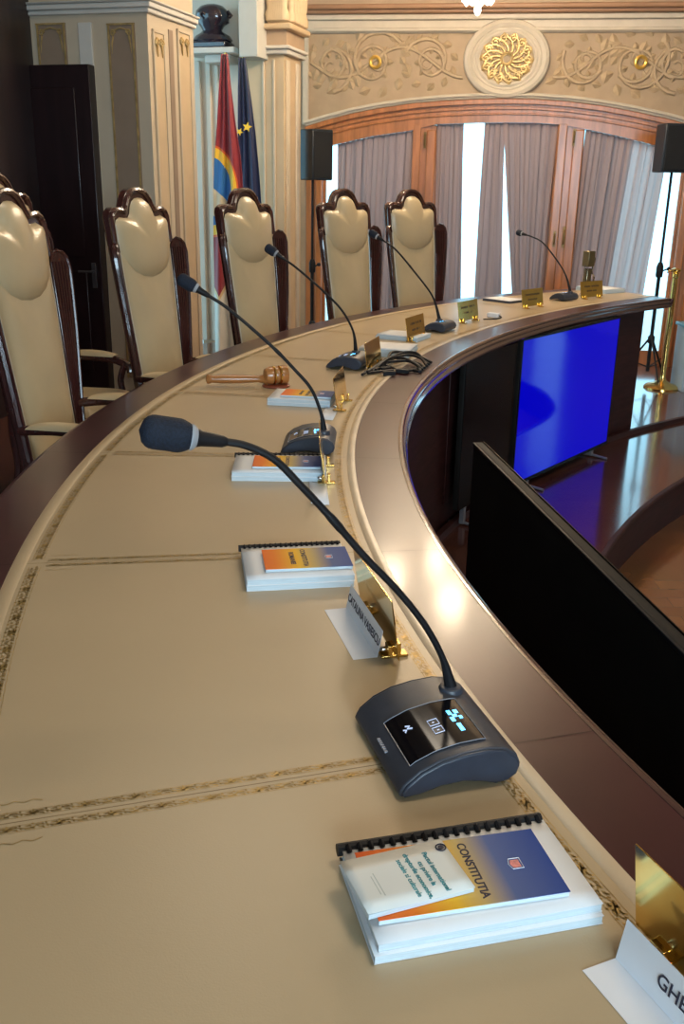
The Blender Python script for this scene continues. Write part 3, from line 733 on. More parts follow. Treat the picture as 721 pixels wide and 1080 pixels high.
def make_chair(label):
    root = empty('council_chair', (0,0,0), 0, label, 'chair', 'high-backed chairs behind the table')
    bx = lambda h: -.215-.115*(h-.45)
    fnb = lambda u, v, w: (bx(v)+w, u, v)
    fr = mirror([(0,1.515),(.04,1.512),(.08,1.497),(.112,1.468),(.132,1.435),(.150,1.418),(.185,1.424),(.225,1.424),(.262,1.405),(.272,1.38),(.268,1.28),(.262,1.20),(.250,1.02),(.235,.80),(.222,.55),(.218,.40)])
    mb = MB(); mb.prism(fr, fnb, -.045, .005); f_ = mb.build('back_frame', M_CHAIRWOOD, root, bevel=.012, seg=3)
    # raised crest rim
    mb = MB(); rim = [p for p in fr if p[1] > 1.22]
    left = sorted([p for p in rim if p[0] <= 0], key=lambda p: (p[1] if p[0] < -.25 else 9, p[0]))
    path = [(-u, v) for u, v in [(.268,1.24),(.266,1.30),(.266,1.372),(.250,1.398),(.220,1.412),(.185,1.412),(.148,1.404),(.122,1.432),(.104,1.462),(.074,1.488),(.038,1.502),(0,1.505)]]
    path = path + [(-u, v) for u, v in path[::-1][1:]]
    mb.tube([fnb(u, v, .008) for u, v in path], .0135, 8); mb.build('crest_rail', M_CHAIRWOOD, root)
    up = mirror([(0,1.468),(.035,1.465),(.066,1.450),(.088,1.424),(.102,1.392),(.122,1.374),(.160,1.374),(.200,1.378),(.232,1.366),(.243,1.345),(.240,1.28),(.232,1.215),(.208,1.155),(.160,1.108),(.085,1.076),(0,1.066)])
    mb = MB(); rings_fill(mb, dense(up, 2), (0,1.25), lambda u, v, w: (bx(v)+.008+w, u, v), .055)
    c1 = mb.build('headrest_cushion', M_CREAM, root, ang=60)
    lo = mirror([(0,1.20),(.12,1.20),(.236,1.215),(.242,1.19),(.236,1.05),(.222,.85),(.208,.62),(.203,.44),(.10,.43),(0,.43)])
    mb = MB(); rings_fill(mb, dense(lo, 3), (0,.82), lambda u, v, w: (bx(v)+.006+w, u, v), .034, ts=(0,.05,.12,.25,.5,.8))
    mb.build('back_cushion', M_CREAM, root, ang=60)
    mb = MB(); q = [fnb(u, v, .010) for u, v in [(-.243,1.345),(-.240,1.28),(-.240,1.19),(-.236,1.05),(-.222,.85),(-.208,.62),(-.203,.44)]]
    mb.tube(q, .005, 6); mb.tube([(x, -y, z) for x, y, z in q], .005, 6)
    mb.build('piping', mat('piping ivory', (.68,.62,.50), .4, var=.06), root)
    for s in (-1, 1):
        ca, sa = cos(radians(28)), sin(radians(28))
        def fw(u, v, w, s=s): return (bx(v)+.005+u*sa+w*ca, s*(.262-(1.2-min(1.2,v))*.055+u*ca-w*sa), v)
        wp = [(0,1.215),(.015,1.245),(.038,1.262),(.064,1.255),(.084,1.232),(.092,1.19),(.090,1.10),(.078,.92),(.060,.74),(.044,.58),(.034,.46),(0,.46)]
        mb = MB(); mb.prism(wp, fw, -.014, .010); w_ = mb.build('side_wing', M_CHAIRWOOD, root, bevel=.005)
        mb = MB()
        for k in range(5):
            a = .014+.015*k
            q = []
            for i in range(13):
                v = 1.215-.68*i/12; t = i/12
                wid = .084-(.084-.034)*t
                q.append(fw(min(a*wid/.084+.014*t*(1-t), wid-.006), v, .012))
            mb.tube(q, [.0055*(1-.5*i/12) for i in range(13)], 6)
        mb.build('fluting', M_CHAIRWOOD, w_)
        mb = MB(); q = [fw(u, v, .012) for u, v in wp[:-1]]; mb.tube(q, .007, 6); mb.build('wing_rim', M_CHAIRWOOD, w_)
        # arm
        mb = MB(); mb.tube(smooth_path([(bx(.64)+.02, s*.262, .60),(-.05, s*.285, .615),(.10, s*.290, .605),(.19, s*.285, .575),(.205, s*.280, .545)],6), .021, 10)
        mb.tube(smooth_path([(.17, s*.283, .585),(.145, s*.275, .50),(.17, s*.265, .40)],6), .018, 10); mb.build('armrest', M_CHAIRWOOD, root)
        mb = MB(); mb.grid(lambda a, b, s=s: (-.16+.28*a, s*.287+.042*cos(pi*b), .624+.026*sin(pi*b)*sqrt(max(0,sin(pi*(.02+.96*a))))), 12, 8)
        mb.build('arm_pad', M_CREAM, root)
        for x in (-.20, .22):
            mb = MB()
            mb.tube(smooth_path([(x, s*.235, .40),(x*1.03, s*.24, .30),(x*1.0, s*.235, .15),(x*1.12, s*.25, .0)],5), [.030-.012*min(1,i/12) for i in range(16)], 10)
            mb.build('leg', M_CHAIRWOOD, root)
    mb = MB(); mb.prism([(-.23,-.24),(.26,-.275),(.275,-.20),(.28,0),(.275,.20),(.26,.275),(-.23,.24)], lambda u, v, w: (u, v, w), .35, .42); mb.build('seat_frame', M_CHAIRWOOD, root, bevel=.01)
    mb = MB(); rings_fill(mb, dense([(-.215,-.215),(.24,-.255),(.265,-.19),(.272,0),(.265,.19),(.24,.255),(-.215,.215)], 4), (0.02,0), lambda u, v, w: (u, v, .42+w), .075)
    mb.build('seat_cushion', M_CREAM, root, ang=60)
    return root
chair = make_chair('x')
chair_specs = [(-1.398, 6.50, 'nearest cream leather chair, cut off by the left edge', 0, 1.),
               (-1.231, 6.50, 'cream high-backed chair directly before the gilded corner pillar', 0, 1.),
               (-1.071, 6.50, 'cream high-backed chair in front of the red and blue flags', 0, 1.),
               (-.911, 6.50, 'cream high-backed chair beside the left loudspeaker stand', 0, 1.),
               (-.798, 6.50, 'farthest cream high-backed chair, in front of the wooden window post', 0, 1.)]
for i, (th, r, lab, dr, s) in enumerate(chair_specs):
    c = chair if i == 0 else copy_tree(chair)
    c.location = P(r, th, 0); c.rotation_euler = (0, 0, rot_out(th)+pi+dr); c['label'] = lab
c = copy_tree(chair); cr0 = at_Y(-4, 206, 4.95); c.location = (cr0.x+.32, cr0.y-.08, 0)
c.rotation_euler = (0,0,rot_out(-1.33)+pi); c['label'] = 'chair by the dark door, only its curved top showing behind the nearest chair'; c.scale = (1,1,1.04)

# ================================================================== WINDOW WALL
YL, YR = 10.9, 10.35
W0 = at_Y(322, 192, YL); W1 = at_Y(721, 192, YR); W0.z = W1.z = 0
WD = (W1-W0).normalized(); WN = Vector((-WD.y, WD.x, 0))     # WN points outdoors
WRZ = atan2(WD.y, WD.x)
def wp(x, y, off=0.):
    """point of the photo on the window wall -> (s, z); off towards outdoors"""
    d = ray(x, y); t = ((W0+WN*off)-CAM).dot(WN)/d.dot(WN); p = CAM+d*t
    return ((p-W0).dot(WD), p.z)
FB = lambda u, v, w: (u, w, v)          # wall-local: x along, y outdoors, z up
def ribbon(mb, pts, w, y0, y1):
    """band of width w around a polyline in the wall plane"""
    n = len(pts); L = []; R = []
    for i in range(n):
        a = Vector(pts[max(i-1,0)]); b = Vector(pts[min(i+1,n-1)]); d = (b-a).normalized(); nn_ = Vector((-d.y, d.x))*w/2
        p = Vector(pts[i]); L.append(p+nn_); R.append(p-nn_)
    vs = []
    for i in range(n): vs += [FB(*L[i], y0), FB(*R[i], y0), FB(*R[i], y1), FB(*L[i], y1)]
    fs = []
    for i in range(n-1):
        a = 4*i; b = a+4; fs += [(a,a+1,b+1,b),(a+1,a+2,b+2,b+1),(a+2,a+3,b+3,b+2),(a+3,a,b,b+3)]
    fs += [(0,3,2,1),(4*n-4,4*n-3,4*n-2,4*n-1)]
    return mb.add(vs, fs)
# arch of the opening (outer edge of the wood)
s_l = wp(322, 134)[0]; 
apx = [(322,134),(345,127),(372,120),(400,114.5),(435,109.5),(470,106.5),(505,105),(535,104.5),(565,105),(600,107.5),(635,112),(668,118),(700,125),(721,130.5)]
arch = [wp(x, y) for x, y in apx]
sc_ = wp(534,105)[0]; s_r = 2*sc_-s_l
last = arch[-1]
arch = arch + [(s_r, arch[0][1])]
CEILZ = 4.3
ZW1 = wp(530, 34)[1]            # top of the frieze field
wall = MB()
# wall above the arch
n = len(arch)
vs = [FB(s, z, 0) for s, z in arch] + [FB(s, CEILZ, 0) for s, z in arch]
wall.add(vs, [(i, i+1, n+i+1, n+i) for i in range(n-1)])
vs = [FB(s, z, 0) for s, z in arch] + [FB(s, z, .30) for s, z in arch]
wall.add(vs, [(i, i+1, n+i+1, n+i) for i in range(n-1)])
wall.add([FB(-1.2,WELL,0), FB(0,WELL,0), FB(0,CEILZ,0), FB(-1.2,CEILZ,0)], [(0,1,2,3)])
S2 = s_r+.75                    # second window bay to the right, outside the frame
wall.add([FB(s_r,WELL,0), FB(S2,WELL,0), FB(S2,CEILZ,0), FB(s_r,CEILZ,0)], [(0,1,2,3)])
wall.add([FB(s_r,WELL,0), FB(s_r,WELL,.3), FB(s_r,arch[0][1],.3), FB(s_r,arch[0][1],0)], [(0,1,2,3)])
wall.add([FB(0,WELL,0), FB(0,WELL,.3), FB(0,arch[0][1],.3), FB(0,arch[0][1],0)], [(0,1,2,3)])
XW = 8.95
wall.add([FB(S2,WELL,0), FB(XW,WELL,0), FB(XW,CEILZ,0), FB(S2,CEILZ,0)], [(0,1,2,3)])
wall.add([FB(XW,2.3,0), FB(XW+1.1,2.3,0), FB(XW+1.1,CEILZ,0), FB(XW,CEILZ,0)], [(0,1,2,3)])
wall.add([FB(XW+1.1,WELL,0), FB(S2+6,WELL,0), FB(S2+6,CEILZ,0), FB(XW+1.1,CEILZ,0)], [(0,1,2,3)])
tag(wall.build('wall_back', M_PEACH, loc=tuple(W0), rz=WRZ, solid=0), kind='structure')

win = empty('window_1', tuple(W0), WRZ, kind='structure'); win['label'] = 'wide arched wooden window'
def wpart(mb, name, m, par=win, **k): return mb.build(name, m, par, **k)
# arched head: solid board between the arch and the tops of the lights
top_of_lights = lambda s: None
tops_px = [(322,160),(355,152),(395,143),(435,137.5),(460,131),(500,129.5),(535,129),(565,129.5),(588,131),(617,136),(650,143),(690,153),(721,163)]
tops = [wp(x, y) for x, y in tops_px]; tops.append((s_r, tops[0][1]))
def interp(pts, s):
    for (a, za), (b, zb) in zip(pts[:-1], pts[1:]):
        if a <= s <= b: return za+(zb-za)*(s-a)/(b-a)
    return pts[0][1] if s < pts[0][0] else pts[-1][1]
mb = MB(); ss = [s_r*i/60 for i in range(61)]
vs = []
for s in ss: vs += [FB(s, interp(tops, s), -.01), FB(s, interp(arch, s), -.01), FB(s, interp(arch, s), .16), FB(s, interp(tops, s), .16)]
fs = []
for i in range(60):
    a = 4*i; b = a+4; fs += [(a,a+1,b+1,b),(a+1,a+2,b+2,b+1),(a+2,a+3,b+3,b+2),(a+3,a,b,b+3)]
fs += [(0,3,2,1),(240,241,242,243)]
mb.add(vs, fs); wpart(mb, 'arched_head', M_ORANGEWOOD)
mb = MB()
am = [(s, interp(arch, s)) for s in ss]
ribbon(mb, [(s, z-.025) for s, z in am], .05, -.05, .0); ribbon(mb, [(s, z-.085) for s, z in am], .03, -.03, .0)
ribbon(mb, [(s, z-.14) for s, z in am], .02, -.025, .0)
wpart(mb, 'arch_moulding', M_ORANGEWOOD, bevel=.006)
# posts
def vband(xa, xb, y, z0=WELL, ztop=None):
    sa, zt = wp(xa, y); sb2, _ = wp(xb, y); return sa, sb2
posts = [(-.0, wp(340,150)[0]), (wp(435,138)[0], wp(460.5,131)[0]), (wp(588.5,131)[0], wp(617,136)[0]), (wp(727,150)[0], s_r)]
for sa, sb2 in posts:
    mb = MB(); mb.box(sa, sb2, .02, .14, WELL, interp(tops, (sa+sb2)/2)+.02); o = wpart(mb, 'post', M_ORANGEWOOD, bevel=.006)
    wdt = sb2-sa
    mb = MB(); mb.box(sa+wdt*.02, sa+wdt*.36, -.012, .03, WELL, interp(tops, (sa+sb2)/2)+.03); mb.box(sb2-wdt*.40, sb2-wdt*.02, -.012, .03, WELL, interp(tops, (sa+sb2)/2)-.03)
    mb.build('post_moulding', M_ORANGEWOOD, o, bevel=.012, seg=3)
# hinges and handles
for (x, y, l) in ((448,148,.16),(605,145,.16),(594,250,.22),(584,252,.16)):
    s, z = wp(x, y); mb = MB(); mb.box(s-.012, s+.012, -.03, -.008, z-l/2, z+l/2); mb.tube([(s,-.035,z-l/3),(s,-.05,z-l/6),(s,-.05,z+l/6),(s,-.035,z+l/3)], .008, 6)
    wpart(mb, 'window_handle', mat('aged brass', (.22,.12,.04), .35, metal=.8, var=.2))
lights = [(posts[0][1], posts[1][0]), (posts[1][1], posts[2][0]), (posts[2][1], posts[3][0])]
for sa, sb2 in lights:
    zt = min(interp(tops, sa), interp(tops, sb2))
    mb = MB(); mb.box(sa, sb2, .085, .13, WELL, WELL+.16)
    mb.box(sa, sa+.03, .085, .13, WELL+.16, zt); mb.box(sb2-.03, sb2, .085, .13, WELL+.16, zt)
    wpart(mb, 'casement', M_ORANGEWOOD, bevel=.004)
    mb = MB(); N_ = 12
    vs = []
    for i in range(N_+1):
        s = sa+(sb2-sa)*i/N_; vs += [FB(s, WELL+.16, .108), FB(s, interp(tops, s)+.01, .108)]
    mb.add(vs, [(2*i, 2*i+2, 2*i+3, 2*i+1) for i in range(N_)]); wpart(mb, 'pane', M_GLASS)

# curtains
def curtain(pxtop, pxbot, label, m, folds, off=-.02, amp=.045, ybot=360, pts_cut=None, ztop_add=0.):
    """pxtop/pxbot: (left,right) photo columns at top and at y=ybot"""
    a0, a1 = [wp(x, 145)[0] for x in pxtop]; yb = ybot
    b0, b1 = [wp(x, yb)[0] for x in pxbot]
    zb = WELL+.03
    zref = wp(500, yb)[1]
    ph = random.uniform(0, 6)
    nu, nv = folds*12, 22
    root_s = (a0+a1)/2
    def f(u, v):
        sT = a0+(a1-a0)*u; zt = interp(tops, sT)-.001+ztop_add
        z = zt+(zb-zt)*v
        k = (zt-z)/(zt-zref)
        s = sT+((b0+(b1-b0)*u)-sT)*k
        w = amp*(.45+.55*v)*sin(2*pi*folds*u+ph+.7*sin(3*u+ph)) + .012*sin(2*pi*folds*2.3*u+ph*2+2*v)
        s += .012*sin(2*pi*folds*u*2+ph+3*v)
        return (s-root_s, off+w, z)
    mb = MB(); mb.grid(f, nu, nv)
    o = mb.build('curtain', m, None, loc=tuple(W0+WD*root_s+Vector((0,0,0))), rz=WRZ, ang=180)
    tag(o, label, 'curtain', 'curtains in the arched window'); return o
curtain((356,436), (352,424), 'mauve curtain in the left light, behind the two farthest chairs', M_CURT, 7, off=.045, amp=.03)
curtain((461,489), (456,484), 'narrow curtain left of the bright gap in the middle light', M_CURT, 3, off=.045, amp=.03)
curtain((511,532), (497,528), 'blue-lit curtain strip right of the bright gap in the middle light', M_CURT, 2, off=.045, amp=.03)
curtain((531,589), (541,566), 'wide curtain filling the right half of the middle light', M_CURT, 5, off=.04, amp=.03)
curtain((617,666), (590,632), 'rose grey curtain just right of the second wooden post', M_CURT, 4, off=.045, amp=.03)
curtain((664,708), (628,668), 'palest brightly backlit curtain beside the right loudspeaker stand', M_CURT_LIT, 3, off=.045, amp=.03)
# second bay window (outside the photo, still lights the room)
w2 = empty('window_2', tuple(W0+WD*XW), WRZ, kind='structure')
mb = MB()
for a, b in ((0,.08),(1.02,1.1)): mb.box(a, b, .02, .14, WELL, 2.3)
mb.box(0,1.1,.02,.14,2.2,2.3); mb.box(0,1.1,.02,.14,WELL,WELL+.16); mb.build('window_frame', M_ORANGEWOOD, w2, bevel=.006)
mb = MB(); mb.box(.08,1.02,.10,.106,WELL+.16,2.2); mb.build('pane', M_GLASS, w2)

# ---- frieze
fz = empty('frieze', tuple(W0), WRZ, 'plaster frieze of leafy scrolls with a round gilded medallion above the arched window', 'wall ornament')
zA = wp(500,34)[1]; zB = wp(500,16)[1]; zC = wp(500,7)[1]
mb = MB(); vs = []
SB = s_r-.02
for i in range(61):
    s = .03+(SB-.03)*i/60; vs += [FB(s, interp(arch, s)+.02, -.012), FB(s, zA, -.012)]
mb.add(vs, [(2*i, 2*i+2, 2*i+3, 2*i+1) for i in range(60)]); mb.build('field', M_FRIEZE, fz)
mb = MB(); ribbon(mb, [(s, interp(arch, s)+.03) for s in ss], .055, -.06, 0); ribbon(mb, [(s, interp(arch, s)+.035) for s in ss], .025, -.085, 0)
mb.box(-.03,.035,-.05,0,arch[0][1]+.02,zA); mb.build('arch_border', M_STONE, fz, bevel=.008)
mb = MB(); mb.box(-.1,SB+.3,-.05,0,zA-.01,zB); mb.box(-.1,SB+.3,-.08,0,zA+.0,zA+.035); mb.box(-.1,SB+.3,-.10,0,zB-.05,zB); mb.build('top_band', M_STONE, fz, bevel=.012, seg=3)
mb = MB(); mb.box(-.1,SB+.3,-.16,0,zB,zC); mb.box(-.1,SB+.3,-.22,0,zB+.03,zC); mb.build('cornice', M_CORN, fz, bevel=.015, seg=3)
YO = 0.
def leaf(mb, s, z, a, l, w):
    d = Vector((cos(a), sin(a))); nn_ = Vector((-d.y, d.x)); c0 = Vector((s, z)); pts = []
    shape = [(0,0),(.2,.55),(.45,1),(.75,.7),(1,0),(.75,-.7),(.45,-1),(.2,-.55)]
    vs = [FB(*(c0+d*l*p+nn_*w*q), -.014-YO) for p, q in shape]; vs += [FB(*(c0+d*l*.5), -.042-YO)]
    mb.add(vs, [(i, (i+1) % 8, 8) for i in range(8)])
# medallion
YO = .05
mc = wp(534,63); rx = (wp(578,63)[0]-wp(490,63)[0])/2; rz_ = (wp(534,23)[1]-wp(534,103)[1])/2
def ell(k, fx, n=56): return [(mc[0]+rx*fx*cos(2*pi*i/n), mc[1]+rz_*fx*sin(2*pi*i/n)) for i in range(n+1)]
md = empty('medallion', (0,0,0)); md.parent = fz
bpy.data.objects.remove(md)
mb = MB(); mb.prism(ell(0,.97)[:-1], FB, -.05, 0); mb.build('medallion_disc', M_STONE, fz)
for fx, rad_ in ((.93,.045),(.80,.028),(.70,.03)):
    mb = MB(); mb.tube([FB(a, b, -.05) for a, b in ell(0, fx)], rad_, 8); mb.build('medallion_ring', M_STONE, fz)
mb = MB(); mb.prism(ell(0,.66)[:-1], FB, -.065, -.045); gm = mb.build('medallion_field', mat('medallion ground',(.40,.29,.16),.5,var=.15), fz)
mb = MB()
for k in range(14):
    a = 2*pi*k/14
    pts = [FB(mc[0]+rx*.62*q*cos(a+.9*q*q), mc[1]+rz_*.66*q*sin(a+.9*q*q), -.075) for q in (.15,.35,.55,.75,.92)]
    mb.tube(smooth_path(pts,4), .014, 6)
    leaf(mb, mc[0]+rx*.42*cos(a+.2), mc[1]+rz_*.46*sin(a+.2), a+.8, .13, .035)
    c0 = Vector((mc[0]+rx*.50*cos(a+.4), mc[1]+rz_*.54*sin(a+.4)))
    mb.tube([FB(c0.x+.045*(1-i/14)*cos(i*.8), c0.y+.045*(1-i/14)*sin(i*.8), -.078) for i in range(13)], .011, 6)
    mb.lathe([(.001,0),(.02,.0),(.016,.015),(.001,.02)], 8, Matrix.Translation(FB(mc[0]+rx*.36*cos(a), mc[1]+rz_*.4*sin(a), -.07)) @ Matrix.Rotation(pi/2,4,'X'))
mb.tube([FB(mc[0]+.055*cos(2*pi*i/16), mc[1]+.055*sin(2*pi*i/16), -.08) for i in range(17)], .016, 8)
mb.build('gilded_rosette', M_GILT, gm)['label'] = 'gilded leafy rosette'
# foliage relief
def spiral(c, r, a0, turns, dirn, k=22, rr=.016, squash=1.):
    return [FB(c[0]+r*(1-i/(k-1)*.86)*cos(a0+dirn*turns*2*pi*i/(k-1)), c[1]+squash*r*(1-i/(k-1)*.86)*sin(a0+dirn*turns*2*pi*i/(k-1)), -.020) for i in range(k)], [rr*(1-.5*i/(k-1)) for i in range(k)]
YO = 0.
for sgn in (-1, 1):
    mb = MB(); gold = MB()
    cents = [((396 if sgn < 0 else 672), 66, 30), ((452 if sgn < 0 else 618), 66, 24), ((350 if sgn < 0 else 712), 70, 24)]
    for j, (x, y, rp) in enumerate(cents):
        c0 = wp(x, y); r = rp*.0105
        for q in range(2):
            pts, rad = spiral(c0, r*(1-.35*q), .6+2.1*j+pi*q, 1.1, (1 if (j+q) % 2 else -1)*sgn, rr=.022); mb.tube(pts, rad, 6)
        for k in range(11):
            a = 2*pi*k/11+j; leaf(mb, c0[0]+r*.95*cos(a), c0[1]+r*.8*sin(a), a+1.1*sgn, r*.42, r*.15)
        for k in range(7):
            a = 2*pi*k/7+j*.5; leaf(mb, c0[0]+r*.30*cos(a), c0[1]+r*.30*sin(a), a, r*.30, r*.11)
    # stems that link the scrolls along the band
    x0, x1 = (328, 488) if sgn < 0 else (582, 740)
    pts = []
    for i in range(25):
        x = x0+(x1-x0)*i/24; y = 66+20*sin(i/24*5*pi/2+(0 if sgn < 0 else 1.2))*(.8); s, z = wp(x, y); pts.append(FB(s, max(z, interp(arch, s)+.12), -.02))
    mb.tube(smooth_path(pts, 3), .018, 6)
    for i in range(18):
        p = pts[i]; leaf(mb, p[0], p[2], random.uniform(0, 6.28), .14, .045)
    mb.build('foliage_relief', M_FOLI, fz)
    c0 = wp(396 if sgn < 0 else 675, 66)
    gold.tube([FB(c0[0]+.05*cos(2*pi*i/20), c0[1]+.05*sin(2*pi*i/20), -.04) for i in range(21)], .018, 8)
    gold.build('gilt_boss', mat('bright gilt', (.80,.52,.12), .3, metal=.7, var=.2), fz)['label'] = 'gilt ring boss'

# ================================================================== LEFT PIER WITH DOOR
PL = at_Y(20, 6, 7.47); PC = at_Y(154, 3, 7.20); PL.z = PC.z = 0
pd = (PC-PL).normalized(); pn = Vector((-pd.y, pd.x, 0)); PRZ = atan2(pd.y, pd.x)
def pp(x, y):   # photo point on pier front face -> (u, z)
    d = ray(x, y); t = (PC-CAM).dot(pn)/d.dot(pn); p = CAM+d*t; return ((p-PC).dot(pd), p.z)
def pr_(x, y):  # on the right face -> (depth, z)
    d = ray(x, y); t = (PC-CAM).dot(pd)/d.dot(pd); p = CAM+d*t; return ((p-PC).dot(pn), p.z)
Lf = (PC-PL).length; DP = pr_(203, 21)[0]
pier = empty('pillar', tuple(PC), PRZ, 'cream corner pillar with gold-edged panels behind the dark door', 'pillar')
mb = MB(); mb.box(-Lf, 0, 0, DP, 0, CEILZ); mb.build('shaft', M_WALL, pier)
zc = pp(154, 8)[1]
mb = MB(); mb.box(-Lf, .045, -.045, DP+.01, zc, zc+.035); mb.box(-Lf, .025, -.025, DP+.01, zc-.03, zc); mb.box(-Lf,.06,-.06,DP+.01,zc+.035,zc+.05); mb.build('cornice', M_WHITE, pier, bevel=.01)
def framed(x0, x1, ytop, name='front'):
    ua, zt = pp(x0, ytop); ub, _ = pp(x1, ytop); zb = .95
    mb = MB(); mb.box(ua, ub, -.006, .0, 0.1, zt); p_ = mb.build('recessed_panel', M_TAUPE, pier)
    mb = MB()
    for u in (ua+.012, ub-.012): mb.box(u-.006, u+.006, -.016, -.004, .1, zt)
    mb.box(ua, ub, -.016, -.004, zt-.012, zt); mb.build('gold_beading', M_GILT, p_)
    mb = MB()
    for u, s in ((ua+.045, 1), (ub-.045, -1)):
        mb.tube([(u+.02*(1-i/12)*cos(i*.9)*s, -.012, zt-.06+.024*(1-i/12)*sin(i*.9)) for i in range(11)], .007, 6)
        mb.tube([(u, -.01, zt-.08), (u-.01*s, -.012, zt-.13), (u-.015*s, -.01, zt-.19)], [.008,.006,.002], 6)
    mb.tube([(ua+.05, -.012, zt-.045), ((ua+ub)/2, -.014, zt-.03), (ub-.05, -.012, zt-.045)], .005, 6)
    mb.build('gilt_corner_scroll', M_GILT, p_)
framed(113, 142, 25); framed(38, 69, 25)
ua = pp(83, 24)[0]; ub = pp(97, 24)[0]
mb = MB(); mb.box(ua, ub, -.02, 0, 0, pp(90,24)[1]); mb.build('flat_strip', M_WHITE, pier, bevel=.004)
# right face strips
def rbox(mb, x0, x1, y, px, w0, w1, z0=.1, zt=None):
    a, z = pr_(x0, y); b, _ = pr_(x1, y); zt = zt or z
    mb.box(w0, w1, a, b, z0, zt); return a, b, zt
for x0, x1 in ((159.5,172),(185.5,199)):
    mb = MB(); a, b, zt = rbox(mb, x0, x1, 30, 0, 0, .006); p_ = mb.build('recessed_panel', M_PEACHL, pier)
    mb = MB(); mb.box(.004,.014,a,a+.018,.1,zt); mb.box(.004,.014,b-.018,b,.1,zt); mb.box(.004,.014,a,b,zt-.02,zt); mb.build('panel_edge', M_WALL, p_, bevel=.003)
    mb = MB()
    for k, q in enumerate((a+(b-a)*.3, a+(b-a)*.7)):
        mb.tube([(.012, q+.03*(1-i/12)*cos(i*.9), zt-.08+.03*(1-i/12)*sin(i*.9)) for i in range(11)], .009, 6)
        mb.tube([(.012, q, zt-.1), (.012, q+.01, zt-.17)], [.009,.004], 6)
    mb.build('gilt_corner_scroll', M_GILT, p_)
mb = MB(); rbox(mb, 177, 181.5, 31, 0, 0, .004); mb.build('groove', M_TAUPE, pier)
# dark door in front of the pier
da = pp(20, 69)[0]-.45; db, dz = pp(100, 69)
door = empty('door_1', tuple(PC), PRZ, kind='structure'); door['label'] = 'tall dark wooden door'
mb = MB(); mb.box(da, db, -.09, -.004, 0, dz); dl = mb.build('door_leaf', M_DARKDOOR, door, bevel=.006)
mb = MB()
for z0, z1 in ((.15,.9),(1.0,dz-.15)):
    mb.box(db-.50, db-.12, -.1, -.088, z0, z1); mb.box(da+.1, db-.62, -.1, -.088, z0, z1)
mb.build('door_panel', M_DARKDOOR, door, bevel=.01)
mb = MB(); hs, hz = pp(104, 285)
mb.box(db-.075, db-.045, -.105, -.09, hz-.12, hz+.06); mb.tube([(db-.06,-.10,hz),(db-.06,-.145,hz),(db-.16,-.15,hz)], .009, 8)
mb.build('door_handle', mat('dull steel', (.25,.25,.27), .3, metal=.9, var=.1), door)
# left wall coming towards the camera
wl = MB(); q0 = PL+pn*.0; q1 = Vector((-2.9, -4.5, 0))
q0 = PC - pd*(Lf-.01) + pn*.3
wl.add([(q0.x,q0.y,0),(q1.x,q1.y,0),(q1.x,q1.y,CEILZ),(q0.x,q0.y,CEILZ)], [(0,1,2,3)])
tag(wl.build('wall_left', mat('dark panelled wall', (.020,.009,.009), .45, var=.3, scale=4, stretch=(4,4,.4))), kind='structure')

# ================================================================== NICHE, SHELF, BUST, FLAGS
NQ = PC+pn*DP               # end of the pier's right face
C2 = at_Y(303, 53, 9.45); C2.z = 0     # near corner of second pillar
# niche wall parallel to the pier front
nw = MB()
NQ = Vector((C2.x, C2.y, 0)) + pn*.12
def nich(x, y, off=0.):     # photo point on niche wall (off towards room)
    d = ray(x, y); t = ((NQ-pn*off)-CAM).dot(pn)/d.dot(pn); p = CAM+d*t; return ((p-NQ).dot(pd), p.z)
nx = nich(272, 60)[0]
nw.v = []; nw.f = []; nB = NQ-pd*.1
NL = NQ-pd*2.6
nw.add([(NL.x,NL.y,0),(nB.x,nB.y,0),(nB.x,nB.y,CEILZ),(NL.x,NL.y,CEILZ)], [(0,1,2,3)])
C2n = nB
M_NICHE = mat('warm white plaster', (.70,.60,.49), .55, var=.04, scale=5)
tag(nw.build('wall_left', M_NICHE), kind='structure')
fr_ = empty('pilaster', tuple(NQ), PRZ, 'white fluted pilaster strips behind the flags, beneath the bust shelf', 'pilaster')
for a, b, w in ((208,214,.05),(219,224,.03),(228,232,.02)):
    ua, ub = nich(a, 120)[0], nich(b, 120)[0]; mb = MB(); mb.box(ua, ub, -w, 0, 0, nich(220,62)[1]-.02); mb.build('strip', M_NICHE, fr_, bevel=.008)
sh = empty('wall_shelf', tuple(NQ), PRZ, 'white wall shelf carrying the dark bust', 'shelf')
OFF = .30
ua, zs = nich(203, 50, OFF); ub, _ = nich(247, 50, OFF); 
mb = MB(); mb.box(ua-.1, ub, -OFF, 0, zs-.05, zs); mb.build('board', M_WHITE, sh, bevel=.008)
mb = MB(); mb.box(ua+.08, ub-.08, -OFF+.08, 0, zs-.12, zs-.05); mb.build('bracket', M_WHITE, sh, bevel=.01)
bu_c, _ = nich(224, 40, OFF*.5)
bc = NQ+pd*bu_c-pn*OFF*.5; bust = empty('bust_sculpture', (bc.x, bc.y, zs), PRZ, 'dark polished bronze bust on the white wall shelf', 'sculpture')
mb = MB(); mb.prism([(-.21,-.12),(.17,-.12),(.19,0),(.17,.12),(-.21,.12)], lambda u, v, w: (u, v, w), 0, .055); mb.build('plinth', M_BRONZE, bust, bevel=.012)
mb = MB()
prof = [(.120,.05),(.135,.07),(.118,.105),(.085,.13),(.070,.15),(.085,.18),(.112,.22),(.122,.265),(.115,.31),(.085,.345),(.04,.362),(.002,.366)]
mb.lathe([(r*1.3, +.05+(z-.05)*1.02) for r, z in prof], 24, Matrix.Scale(.75, 4, (0,1,0)))
for v in mb.v:
    if v.z > .15:
        if v.x > .06: v.x += .02*max(0, 1-abs(v.z-.24)/.05)     # brow and nose towards the right
    if v.z < .14: v.x *= 1.1
mb.build('head_and_shoulders', M_BRONZE, bust)
